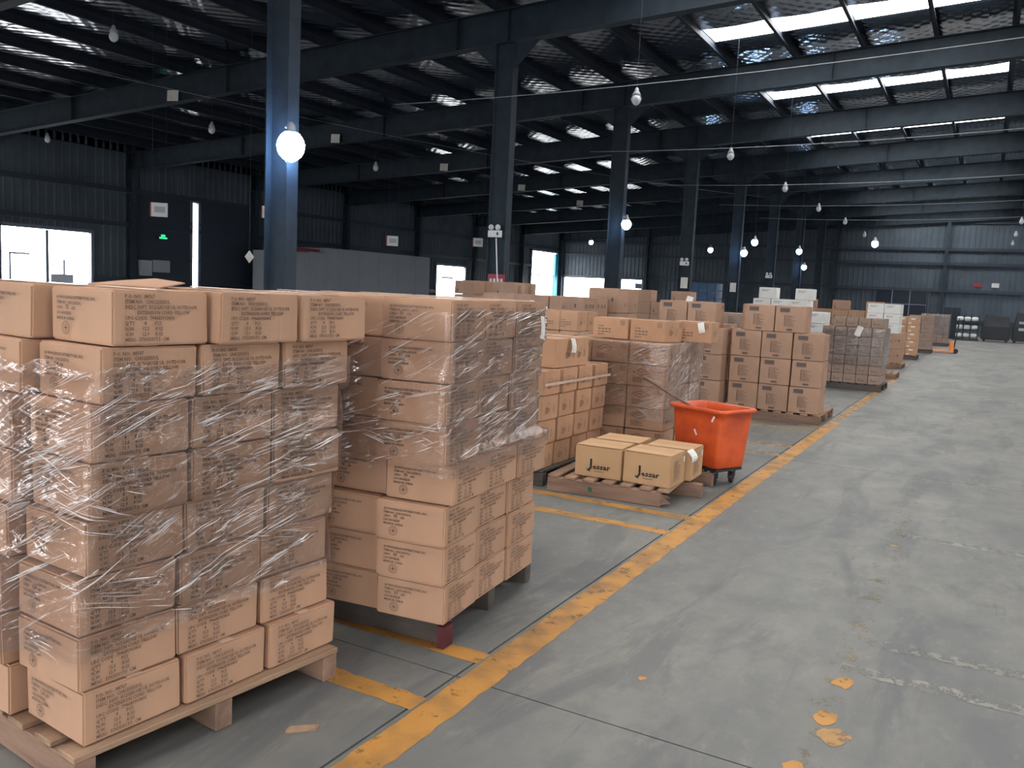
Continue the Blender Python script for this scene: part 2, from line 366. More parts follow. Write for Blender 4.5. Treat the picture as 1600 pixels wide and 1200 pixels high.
for bi in range(len(COLY) - 1):
    y0 = COLY[bi]
    for i in range(20):
        if i in SKYX:
            link('insulation_panel', FA, ceil, (PX[i], y0, zr(PX[i])))
            link('insulation_panel', FB, ceil, (PX[i], y0 + 4.8, zr(PX[i])))
            link('roof_light', sky_me, ceil, (PX[i] + .015, y0 + 3.75, zr(PX[i]) + .03))
        elif y0 > 0: link('insulation_panel', FULL, ceil, (PX[i], y0, zr(PX[i])))
    # right slope, seen only at the frame's edge: one sheet per bay with its own roof lights
    a = XRIDGE; b0, b1 = 3.0, 10.5
    mb = MB()
    for q0, q1, r0, r1 in ((a, b0, y0, y0+6.25), (b1, XR, y0, y0+6.25), (b0, b1, y0, y0+3.75), (b0, b1, y0+4.8, y0+6.25)):
        mb.add([(q0, r0, zr(q0)), (q1, r0, zr(q1)), (q1, r1, zr(q1)), (q0, r1, zr(q0))], [(3,2,1,0)])
    if y0 < 0:
        sk0, sk1 = PX[SKYX[0]], PX[SKYX[-1] + 1]
        for q0, q1 in ((XL, sk0), (sk1, XRIDGE)):
            mb.add([(q0, y0, zr(q0)), (q1, y0, zr(q1)), (q1, y0+6.25, zr(q1)), (q0, y0+6.25, zr(q0))], [(3,2,1,0)])
    mb.build('insulation_panel', M['foil'], ceil)
    for t in range(5):
        q = b0 + 1.5 * t
        MB().add([(q, y0+3.75, zr(q)+.03), (q+1.48, y0+3.75, zr(q+1.48)+.03), (q+1.48, y0+4.8, zr(q+1.48)+.03), (q, y0+4.8, zr(q)+.03)], [(3,2,1,0)]).build('roof_light', M['skylight'], ceil)
pur = MB(); pur.box(-.012, .0, YN, YB, -PD, 0).box(-.012, .065, YN, YB, -PD, -PD+.012).box(-.075, -.012, YN, YB, -.02, -.008).box(.058, .065, YN, YB, -PD, -PD+.03)
pur_me = pur.mesh('purlin', M['purlin'])
for i in range(21):
    link('purlin', pur_me, ceil, (PX[i], 0, zr(PX[i])))
    if i < 20: link('purlin', pur_me, ceil, (2*XRIDGE - PX[i], 0, zr(PX[i])))
def ibeam(p, q, dep, wid, tf=.016, tw=.012, stiff=None):
    mb = MB(); p = Vector(p); q = Vector(q)
    mb.bar(p + Vector((0,0,tf/2)), q + Vector((0,0,tf/2)), wid, tf); mb.bar(p + Vector((0,0,dep-tf/2)), q + Vector((0,0,dep-tf/2)), wid, tf)
    mb.bar(p + Vector((0,0,dep/2)), q + Vector((0,0,dep/2)), tw, dep)
    for t in stiff or []:
        c = p.lerp(q, t); mb.box(c.x-.007, c.x+.007, c.y-wid/2+.01, c.y+wid/2-.01, c.z+tf, c.z+dep-tf)
    return mb
raf = ibeam((XL, 0, zb(XL)), (XRIDGE, 0, zb(XRIDGE)), RD, .24, stiff=[.03, .2, .4, .62, .66, .83, .98]).mesh('rafter', M['steel'])
raf2 = ibeam((XRIDGE, 0, zb(XRIDGE)), (XR, 0, zb(XR)), RD, .24).mesh('rafter', M['steel'])
for y in COLY[1:]:
    link('rafter', raf, ceil, (0, y, 0)); link('rafter', raf2, ceil, (0, y, 0))
# sway rods between the purlins, near bays
for bi in (5, 6, 7):
    for i in range(6, 20, 1):
        if i % 2: continue
        x = PX[i]; y = COLY[bi] + 2.0
        MB().tube([(x, y, zr(x)-.15), (x+1.53, y+.0, zr(x+1.53)-.08)], .008, 5).build('sag_rod', M['purlin'], ceil)

# columns
def column(x, y, top, web=.42, fl_=.22):
    mb = MB().box(x-web/2, x-web/2+.016, y-fl_/2, y+fl_/2, 0, top).box(x+web/2-.016, x+web/2, y-fl_/2, y+fl_/2, 0, top).box(x-web/2+.016, x+web/2-.016, y-.006, y+.006, 0, top)
    mb.box(x-web/2-.05, x+web/2+.05, y-fl_/2-.05, y+fl_/2+.05, 0, .02)
    return mb
names = ['nearest', 'second', 'third', 'fourth', 'fifth', 'sixth', 'seventh', 'eighth']
for i, y in enumerate(COLY[5:13]):
    r = thing('steel_column', 'dark steel roof column, %s of the row behind the pallets' % names[i], 'column', (-9, y, 0), 0, 'row of steel roof columns')
    column(0, 0, zb(-9)).build('shaft', M['steel'], r)
    g = MB(); g.add([(-.22,-.006,zb(-9)-.02), (-.75,-.006,zb(-9.75)-.02), (-.22,-.006,zb(-9)-.5), (.22,-.006,zb(-9)-.02), (.75,-.006,zb(-8.25)-.02), (.22,-.006,zb(-9)-.5)], [(0,1,2), (3,5,4)])
    g.build('gusset_plate', M['steel'], r)
    if i % 2 == 0:
        MB().box(.21, .34, -.02, .02, 3.36, 3.44).build('lamp_bracket', M['lampmetal'], r)

# walls: ribbed sheet between openings, girts and posts
def ribbed(a0, a1, z0, z1, base, axis, out):
    """vertical trapezoid ribs; axis 'y' = wall along Y at x=base, 'x' = wall along X at y=base; ribs stand out into the room"""
    prof = []; t = a0; p = .30
    while t < a1 - 1e-6:
        for d, h in ((0,0), (.19,0), (.215,.03), (.275,.03)):
            if t + d < a1: prof.append((t + d, h * out))
        t += p
    prof.append((a1, 0)); vs = []
    for a, h in prof:
        for z in (z0, z1): vs.append((base + h, a, z) if axis == 'y' else (a, base + h, z))
    return MB().add(vs, [(2*i, 2*i+2, 2*i+3, 2*i+1) for i in range(len(prof)-1)])
def wall(name, label, base, axis, out, a0, a1, top, opens, posts, girts):
    root = tag(link(name, None), label, kind='structure')
    cuts = sorted(set([a0, a1] + [v for o in opens for v in o[:2]] + [p for p in posts if a0 < p < a1 and not any(o[0] < p < o[1] for o in opens)]))
    for s, e in zip(cuts, cuts[1:]):
        zt = max(top(s), top(e)); op = [o for o in opens if o[0] <= s + 1e-6 and o[1] >= e - 1e-6]
        if op:
            o = op[0]
            if o[3] < zt: ribbed(s, e, o[3], zt, base, axis, out).build('wall_panel', M['wallsheet'], root)
            if o[2] > 0: ribbed(s, e, 0, o[2], base, axis, out).build('wall_panel', M['wallsheet'], root)
        else: ribbed(s, e, 0, zt, base, axis, out).build('wall_panel', M['wallsheet'], root)
    def bx(u0, u1, d0, d1, z0, z1):
        d0, d1 = sorted((base + d0*out, base + d1*out))
        return MB().box(d0, d1, u0, u1, z0, z1) if axis == 'y' else MB().box(u0, u1, d0, d1, z0, z1)
    for gz in girts:
        seg = [(a0, a1)]
        for o in opens:
            if o[2] < gz < o[3]: seg = [p for s, e in seg for p in ((s, min(e, o[0])), (max(s, o[1]), e)) if p[1] - p[0] > .05]
        for s, e in seg: bx(s, e, .035, .16, gz - .09, gz + .09).build('girt', M['wallgirt'], root)
    for o in opens:                              # steel frame around each opening
        for u in (o[0], o[1]): bx(u - .06, u + .06, -.05, .12, o[2], o[3] + .06).build('door_frame', M['frame'], root)
        bx(o[0], o[1], -.05, .12, o[3] - .03, o[3] + .09).build('door_frame', M['frame'], root)
    for p in posts:
        if axis == 'y': column(0, 0, top(p), .34, .2).build('post', M['steel'], root, loc=(base + out*.24, p, 0))
        else: column(0, 0, top(p), .34, .2).build('post', M['steel'], root, loc=(p, base + out*.24, 0), rz=PI/2)
    return root
LEFT_OPEN = [(-21, -11, 0, 4.4), (-6.5, -2.5, 0, 4.2), (11.0, 15.3, 0, 4.6), (16.75, 20.15, 0, 2.9), (24.62, 25.02, 0, 4.5), (42.6, 45.9, 0, 2.78), (54.7, 58.9, 0, 4.4)]  # openings nearer than the visible doors are unseen, added for light and foil reflections
wl = wall('wall_left', 'dark ribbed steel wall at the far left with bright doors', XL, 'y', 1, YN, YB, lambda y: zr(XL)+.1, LEFT_OPEN, [y for y in COLY if y > 0], (1.2, 3.3, 4.6))
BACK_OPEN = [(-28.7, -22.3, 0, 2.72), (-18.7, -16.3, 1.0, 2.62), (-6.5, -3.4, .9, 2.66)]
wbk = wall('wall_back', 'ribbed steel end wall with dark horizontal rails', YB, 'x', -1, XL, XR, lambda x: zr(min(max(x, XL), 2*XRIDGE-XL))+.1, BACK_OPEN, [-22, -15.4, -9, -2.6, 3.8, 10.2, 16.6], (.9, 2.72, 4.35, 5.25, 6.9))
wrt = wall('wall_right', 'ribbed steel wall on the right beyond the aisle', XR, 'y', -1, YN, YB, lambda y: zr(XL)+.1, [(-14, -9, 0, 4.2), (4, 9, 0, 4.2), (24, 29, 0, 4.2)], [], (2.7,))  # door openings in this unseen wall are added to let daylight in
wnr = wall('wall_near', 'ribbed steel end wall behind the camera with door openings added for daylight', YN, 'x', 1, XL, XR, lambda x: zr(min(max(x, XL), 2*XRIDGE-XL))+.1, [(-14, -8, 0, 4.5), (-4, 4, 0, 5), (10, 16, 0, 4.5)], [], (5.3,))  # unseen door openings added to light the near cartons
# window frames and panes in the back wall, glazed doors in the left wall
def window(n, label, x0, x1, z0, z1, nx, nz, pane):
    r = tag(link('window_%d' % n, None, None, ((x0+x1)/2, YB, (z0+z1)/2)), label, kind='structure'); W = x1-x0; Hh = z1-z0
    for i in range(nx+1): MB().box(-W/2+W*i/nx-.03, -W/2+W*i/nx+.03, -.12, .02, -Hh/2, Hh/2).build('window_frame', M['frame'], r)
    for j in range(nz+1): MB().box(-W/2, W/2, -.11, .01, -Hh/2+Hh*j/nz-.03, -Hh/2+Hh*j/nz+.03).build('window_frame', M['frame'], r)
    for i in range(nx):
        for j in range(nz): MB().box(-W/2+W*i/nx+.03, -W/2+W*(i+1)/nx-.03, -.06, -.05, -Hh/2+Hh*j/nz+.03, -Hh/2+Hh*(j+1)/nz-.03).build('pane', pane, r)
    return r
def tinted():
    m, N, L, b = nt('tinted_window_glass'); b.inputs['Base Color'].default_value = (.05, .08, .12, 1); b.inputs['Roughness'].default_value = .08
    t = N.new('ShaderNodeBsdfTransparent'); t.inputs[0].default_value = (.06, .085, .12, 1); x = N.new('ShaderNodeMixShader'); x.inputs[0].default_value = .4
    L.new(t.outputs[0], x.inputs[1]); L.new(b.outputs[0], x.inputs[2]); L.new(x.outputs[0], N['Material Output'].inputs[0]); return m
M['tint'] = tinted()
window(1, 'small bluish window of many panes in the far end wall', -18.7, -16.3, 1.0, 2.62, 4, 3, M['tint'])
window(2, 'dark wide window in the far end wall behind white cartons', -6.5, -3.4, .9, 2.66, 3, 2, M['winglass'])
# mullions of the overexposed left doors and the dark sliding leaves by the bright slit
d1 = tag(link('door_1', None, None, (XL, 18.45, 0)), 'bright open loading door at the left edge', kind='structure')
MB().box(-.05, .05, -.05, .05, 0, 2.85).build('door_frame', M['frame'], d1)
MB().box(-.4, -.34, -1.12, -1.06, 0, 2.0).build('rail_post', M['frame'], d1); MB().box(-.4, -.34, -1.1, -.4, 1.96, 2.02).build('rail', M['frame'], d1)
MB().box(-.4, -.34, .85, .91, 0, 1.85).build('rail_post', M['frame'], d1); MB().box(-.9, -.3, .35, 1.2, 0, 1.32).build('bollard_box', M['partition'], d1)
d2 = tag(link('door_2', None, None, (XL, 24.82, 0)), 'tall dark sliding doors with a bright slit between them', kind='structure')
for s in (-1, 1):
    lf = MB().box(.05, .09, min(s*.17, s*3.1), max(s*.17, s*3.1), .02, 4.5).build('door_leaf', M['wallgirt'], d2)
    for zz in (.6, 2.1, 3.6): MB().box(.09, .12, min(s*.2, s*3.0), max(s*.2, s*3.0), zz-.05, zz+.05).build('rail', M['wallgirt'], lf)
MB().box(.10, .26, -3.3, 3.3, 4.52, 4.66).build('track', M['wallgirt'], d2)
d3 = tag(link('door_3', None, None, (XL, 56.8, 0)), 'tall bright doorway with a blue frame near the far corner', kind='structure')
MB().box(.02, .2, 1.55, 2.05, 0, 4.3).build('door_frame', M['bluepost'], d3); MB().box(-.02, .04, -2.0, 1.6, 2.62, 2.7).build('rail', M['frame'], d3)
d4 = tag(link('door_4', None, None, (-25.2, YB, 0)), 'bright wide loading door in the far end wall', kind='structure')
MB().box(-.35, .35, .5, .9, 2.0, 2.4).build('notice_plate', M['wallgirt'], d4); MB().box(2.1, 2.7, .5, .9, 2.0, 2.4).build('notice_plate', M['wallgirt'], d4)
d5 = tag(link('door_5', None, None, (XL, 44.2, 0)), 'small bright doorway low in the left wall', kind='structure')
MB().box(-.3, -.2, -.5, .7, 2.0, 2.1).build('rail', M['frame'], d5)
# pale partition room standing before the left wall
pr = thing('partition_room', 'pale grey panel room standing against the dark left wall', 'partition', (-26, 27.2, 0))
for y0, y1, zt in ((0, 1.1, 2.72), (1.1, 2.2, 2.76), (2.2, 3.05, 2.98), (3.05, 4.5, 2.99), (4.5, 6.0, 2.99), (6.0, 7.5, 2.99), (7.5, 9.0, 2.99), (9.0, 10.3, 2.99)):
    MB().box(-2.2, 0, y0 + .006, y1 - .006, 0, zt).build('panel', M['partition'], pr)
MB().box(-1.9, -.2, .3, 2.0, 2.76, 2.9).build('roof_edge', M['red'], pr)

# ------------------------------------------------------------------ pallets
def pallet(label, cx, cy, rz, lx=1.15, ly=1.05, h=.13, boards=8, wood='wood', runner='woodx', group='wooden pallets under the stacks', ends=None, bw=.1):
    r = thing('wooden_pallet', label, 'pallet', (cx, cy, 0), rz, group)
    bm = MB().box(-bw/2, bw/2, -ly/2, ly/2, h-.021, h).mesh('deck_board', M[wood], bevel=.003)
    for i in range(boards):
        x = -lx/2 + bw/2 + (lx - bw) * i / (boards - 1)
        link('deck_board', bm, r, (x + random.uniform(-.008,.008), random.uniform(-.012,.012), random.uniform(-.002,0)), random.uniform(-.008,.008))
    for j in range(3):
        y = (-ly/2 + .035, 0, ly/2 - .035)[j]; x0, x1 = -lx/2, lx/2
        if ends: x0, x1 = ends[j]
        MB().box(x0, x1, y - .035, y + .035, 0, h - .0235).build('stringer', M[runner], r, bevel=.004)
    return r

# ------------------------------------------------------------------ cartons
class Kind: pass
KINDS = {}
def carton_kind(key, sx, sy, sz, m, front=None, side=None, tape='tape', extra=None):
    k = Kind(); k.s = (sx, sy, sz); k.front = front; k.side = side; k.extra = extra; k.me = []
    rs = random.Random(hash(key) % 1000 if False else sum(map(ord, key)))
    for v in range(3):
        me = MB().box(-sx/2+.004, sx/2-.0025, -sy/2+.0025, sy/2-.004, 0, sz-.003).mesh('carton', M[m])
        for q in me.vertices:
            q.co.x += rs.uniform(-.003,.0012); q.co.y += rs.uniform(-.0012,.003)
            if q.co.z > sz/2: q.co.z += rs.uniform(-.003, 0)
        bm = bmesh.new(); bm.from_mesh(me); bmesh.ops.bevel(bm, geom=bm.edges[:], offset=min(.006, sz*.05), segments=2, affect='EDGES'); bm.to_mesh(me); bm.free()
        k.me.append(me)
    # tape along the top seam, folded a little way down both ends; flap seam beside it
    d = .06; hw = .024
    k.tape = MB().box(-sx/2+.004, sx/2-.004, -hw, hw, sz-.002, sz+.0005).mesh('packing_tape', M[tape]) if tape else None
    KINDS[key] = k; return k
COUNT = {}
PEND = []
def carton(key, x, y, z, rz, label, group, front=True, side=True, now=False):
    if not now:
        PEND.append((key, x, y, z, rz, label, group, front, side)); return None
    k = KINDS[key]; sx, sy, sz = k.s
    o = link('carton', random.choice(k.me), None, (x, y, z), rz); tag(o, label, 'carton', group)
    if front and k.front:
        for me, px, pz in k.front: link(me.name.split('.')[0], me, o, (-sx/2 + px, -sy/2 - .0022, pz), rot=(PI/2, 0, 0))
    if side and k.side:
        for me, py, pz in k.side: link(me.name.split('.')[0], me, o, (sx/2 + .0022, -sy/2 + py, pz), rot=(PI/2, 0, PI/2))
    if k.tape: link('packing_tape', k.tape, o)
    return o
def place_cartons(limit=294):
    """the cartons that show largest from the aisle become single objects; the rest, mostly buried in the piles, one joined object"""
    from mathutils.bvhtree import BVHTree
    V = []; F = []
    for (key, x, y, z, rz, *_r) in PEND:
        sx, sy, sz = KINDS[key].s; n = len(V)
        for px, py, pz in ((-1,-1,0),(1,-1,0),(1,1,0),(-1,1,0),(-1,-1,1),(1,-1,1),(1,1,1),(-1,1,1)):
            a, b = rot2(px*sx/2, py*sy/2, rz); V.append((x+a, y+b, z+pz*sz))
        F += [tuple(i+n for i in f) for f in ((0,3,2,1),(4,5,6,7),(0,1,5,4),(1,2,6,5),(2,3,7,6),(3,0,4,7))]
    bvh = BVHTree.FromPolygons(V, F); cnt = [0]*len(PEND); eye = Vector((0, 0, 1.6))
    for py in range(400, 1200, 3):
        for px in range(0, 1600, 3):
            c = (px-800, py-600, 1330); d = Vector([R[k][0]*c[0] + R[k][1]*c[1] + R[k][2]*c[2] for k in range(3)]).normalized()
            h = bvh.ray_cast(eye, d, 70)
            if h[2] is not None: cnt[h[2]//6] += 1
    order = sorted(range(len(PEND)), key=lambda i: -cnt[i]); keep = set(i for i in order[:limit] if cnt[i] >= 2)
    V = []; F = []; mi = []; mats = []
    for i, p in enumerate(PEND):
        if i in keep: carton(*p, now=True); continue
        k = KINDS[p[0]]; me = k.me[0]; m = me.materials[0]
        if m not in mats: mats.append(m)
        n = len(V); sx, sy, sz = k.s
        for px, py, pz in ((-1,-1,0),(1,-1,0),(1,1,0),(-1,1,0),(-1,-1,1),(1,-1,1),(1,1,1),(-1,1,1)):
            a, b = rot2(px*(sx/2-.003), py*(sy/2-.003), p[4]); V.append((p[1]+a, p[2]+b, p[3]+pz*(sz-.002)))
        F += [tuple(q+n for q in f) for f in ((0,3,2,1),(4,5,6,7),(0,1,5,4),(1,2,6,5),(2,3,7,6),(3,0,4,7))]; mi += [mats.index(m)]*6
    me = bpy.data.meshes.new('carton_pile'); me.from_pydata(V, [], F)
    for m in mats: me.materials.append(m)
    for q, pl_ in enumerate(me.polygons): pl_.material_index = mi[q]
    tag(link('carton_pile', me), 'remaining brown and white cartons buried deep in the stacked piles', 'carton', kind='stuff')

S = .345; HC = .176
po = text_mesh(['P.O. NO.  88767', 'ITEM NO.  CHI12355SUL', 'DESC: 50FT. X12GAUGE UL OUTDOOR', (.045, 'EXTENSION CORD YELLOW'), 'UPC CODE:  794685903805', "Q'TY        4       PCS", 'N.W.      12.5     KGS', 'G.W.      12.9     KGS', 'MEAS.  37X35X17.5  CM'], .0162, .0166, M['ink'], width=.255, bold=.0003)
aj = text_mesh(['AJ WHOLESALE DISTRIBUTORS, INC.', 'ITEM NO. CHI12355SUL', 'C/NO.            -355', 'LOS ANGELES', 'MADE IN CHINA'], .0135, .0165, M['ink'], width=.215, bold=.0004)
rgm = shapes_mesh(ring(0, 0, .021, .0022) + ring(0, 0, .014, .0014, 20) + [rect(-.009,-.002,.009,.002), rect(-.002,-.009,.002,.009)], M['ink'], 'round_stamp')
for ch, nm in (('a', '124'), ('b', '123'), ('c', '79'), ('d', '75'), ('e', '59'), ('f', '57')):
    hand = text_mesh([nm], .019, .019, M['ink'], bold=.0006)
    hand.name = 'carton_number'
    carton_kind('cordn_' + ch, .345, .333, HC, 'card', [(aj, .045, .150), (rgm, .095, .042), (hand, .095, .120)], [(po, .034, .164)], 'cleartape')
    carton_kind('cord_' + ch, S, S, HC, 'card', [(aj, .045, .150), (rgm, .095, .042), (hand, .095, .120)], [(po, .040, .164)], 'cleartape')
# illegible print rendered as short worn bars
rs = random.Random(3)
logo_parts = []
def jessar_logo(h, m):
    a = text_mesh(['J'], h*1.45, h*1.45, m, bold=h*.055, name='printed_logo'); b = text_mesh(['essar'], h*.88, h*.88, m, bold=h*.018, sx=1.2, name='printed_logo')
    vs = [v.co.copy() for v in a.vertices]; fs = [tuple(p.vertices) for p in a.polygons]
    ax = max(v.x for v in vs); n = len(vs); y0 = min(v.y for v in vs); by = min(v.co.y for v in b.vertices)
    vs += [Vector((v.co.x + ax + h*.06, v.co.y - by + y0 + h*.25, 0)) for v in b.vertices]; fs += [tuple(i + n for i in p.vertices) for p in b.polygons]
    # swash under the J and the short rule below the word
    n = len(vs); arc = []
    for i in range(9):
        t = PI * (1.0 + i / 8 * .55); arc.append((ax*.25 + h*.42*math.cos(t), y0 + h*.30 + h*.32*math.sin(t)))
    for i in range(8):
        (x0, ya), (x1, yb) = arc[i], arc[i+1]; w0 = h*.09*(1.3 - i/9)
        vs += [Vector((x0, ya - w0, 0)), Vector((x1, yb - w0, 0)), Vector((x1, yb + w0, 0)), Vector((x0, ya + w0, 0))]; fs.append(tuple(range(len(vs)-4, len(vs))))
    vs += [Vector((ax + h*.3, y0 - h*.02, 0)), Vector((ax + h*1.5, y0 - h*.02, 0)), Vector((ax + h*1.5, y0 + h*.03, 0)), Vector((ax + h*.3, y0 + h*.03, 0))]; fs.append(tuple(range(len(vs)-4, len(vs))))
    me = bpy.data.meshes.new('printed_logo'); me.from_pydata([tuple(v) for v in vs], [], fs); me.materials.append(m); return me
JL = jessar_logo(.068, M['jessar_ink']); JS = jessar_logo(.040, M['label_ink'])
blk = shapes_mesh(worn_lines(0, 0, 9, .13, .007, .015, rs) + outline([(-.008,.008),(.14,.008),(.14,-.14),(-.008,-.14)], .003), M['faint_ink'], 'printed_block')
wlab = shapes_mesh([rect(0, 0, .035, .045)], M['paper'], 'paper_label')
carton_kind('jessar_big', .395, .345, .25, 'card_jessar', [(JL, .13, .175)], [(blk, .08, .19), (wlab, .27, .17)], 'tape')
carton_kind('jessar_small', .216, .30, .174, 'card_grey', [(JS, .05, .12)], None, 'tape')
lab = shapes_mesh([rect(0, 0, .125, .055)], M['label_ink'], 'printed_label')
lab_t = shapes_mesh(worn_lines(.02, .035, 2, .09, .006, .014, rs), M['card2'], 'printed_text')
bars = shapes_mesh(worn_lines(0, 0, 9, .15, .008, .017, rs) + [rect(.005, -.14, .012, -.005)], M['faint_ink'])
small = shapes_mesh([rect(0, 0, .075, .022)], M['label_ink'], 'printed_label')
sl = shapes_mesh([rect(0, 0, .03, .055)], M['label_ink'], 'printed_label')
carton_kind('labelled', .402, .40, .352, 'card2', [(lab, .06, .265), (bars, .12, .225), (small, .16, .025)], [(sl, .28, .26)], 'tape')
ico = shapes_mesh(ring(.05, .055, .028, .004, 14) + worn_lines(.0, .045, 4, .10, .009, .014, rs) + worn_lines(.13, .06, 5, .05, .008, .014, rs), M['faint_ink'])
carton_kind('icon', .37, .305, .205, 'card3', [(ico, .09, .07)], [(ico, .07, .06)], 'tape')
dia = shapes_mesh(outline([(0, .03), (.08, .062), (.16, .03), (.08, -.002)], .005) + worn_lines(.045, .035, 1, .09, .009, .014, rs) + worn_lines(.0, -.02, 4, .14, .007, .013, rs), M['faint_ink'])
arr = shapes_mesh(outline([(0,0),(.04,0),(.04,.04),(0,.04)], .004) + [[(.006,.02),(.018,.02),(.012,.033)], [(.022,.02),(.034,.02),(.028,.033)], rect(.010,.006,.014,.02), rect(.026,.006,.03,.02)], M['faint_ink'], 'arrow_mark')
carton_kind('diamond', .378, .37, .203, 'card', [(dia, .06, .10), (arr, .31, .14)], [(ico, .08, .07)], 'cleartape')
tx = shapes_mesh(worn_lines(0, 0, 1, .10, .012, .02, rs) + worn_lines(0, -.028, 1, .22, .012, .02, rs) + worn_lines(0, -.056, 1, .14, .012, .02, rs) + worn_lines(0, -.082, 1, .10, .012, .02, rs), M['faint_ink'])
carton_kind('texted', .385, .36, .205, 'card3', [(tx, .06, .125), (arr, .30, .14)], [(ico, .08, .07), (arr, .28, .14)], 'cleartape')
carton_kind('broad', .42, .66, .25, 'card3', [(tx, .08, .15)], [(ico, .2, .08), (ico, .42, .08)], 'cleartape')
carton_kind('small_text', .25, .30, .243, 'card3', [(tx, .02, .14)], [(ico, .06, .08)], 'tape')
carton_kind('bulky', .508, .45, .385, 'card2', [(ico, .19, .16), (sl, .05, .06), (sl, .40, .18)], [(sl, .3, .10)], 'tape')
carton_kind('long_low', .58, .45, .276, 'card2', [(ico, .22, .10), (sl, .42, .12)], [(sl, .06, .12), (sl, .2, .12), (sl, .32, .12)], 'tape')
carton_kind('plain', .45, .42, .262, 'card2', [(sl, .06, .04)], [(bars, .1, .2)], 'tape')
carton_kind('white', .40, .36, .252, 'card_white', [(shapes_mesh(worn_lines(0, 0, 2, .2, .012, .03, rs), M['label_ink']), .06, .2)], None, None)
carton_kind('taped', .30, .36, .235, 'card3', [(shapes_mesh([rect(0,0,.12,.045)], M['paper'], 'paper_label'), .10, .15), (shapes_mesh([rect(0,0,.08,.03)], M['paper'], 'paper_label'), .04, .03)], [(wlab, .1, .1)], 'cleartape')
carton_kind('dark', .40, .38, .30, 'card_grey', [(bars, .1, .24)], [(bars, .1, .24)], 'tape')

FACES = {}
def rot2(x, y, a): return (x*math.cos(a) - y*math.sin(a), x*math.sin(a) + y*math.cos(a))

def paper_tag(x, y, z, rz, label, w=.075, h=.11, tilt=.12, roll=.25):
    """a loose paper sheet taken up at its top edge and hanging against a carton face that looks along -Y (before rz)"""
    r = MB()
    vs = []; n = 4
    for i in range(n+1):
        for s in (0, 1): vs.append(((s-.5)*w, -.004 - .02*math.sin(i/n*2.2)*tilt*4, -h*i/n))
    r.add(vs, [(2*i, 2*i+1, 2*i+3, 2*i+2) for i in range(n)])
    o = r.build('paper_tag', M['paper'], None, loc=(x, y, z)); o.rotation_euler = (0, roll, rz)
    m = o.modifiers.new('thickness', 'SOLIDIFY'); m.thickness = .001
    return tag(o, label, 'paper tag')

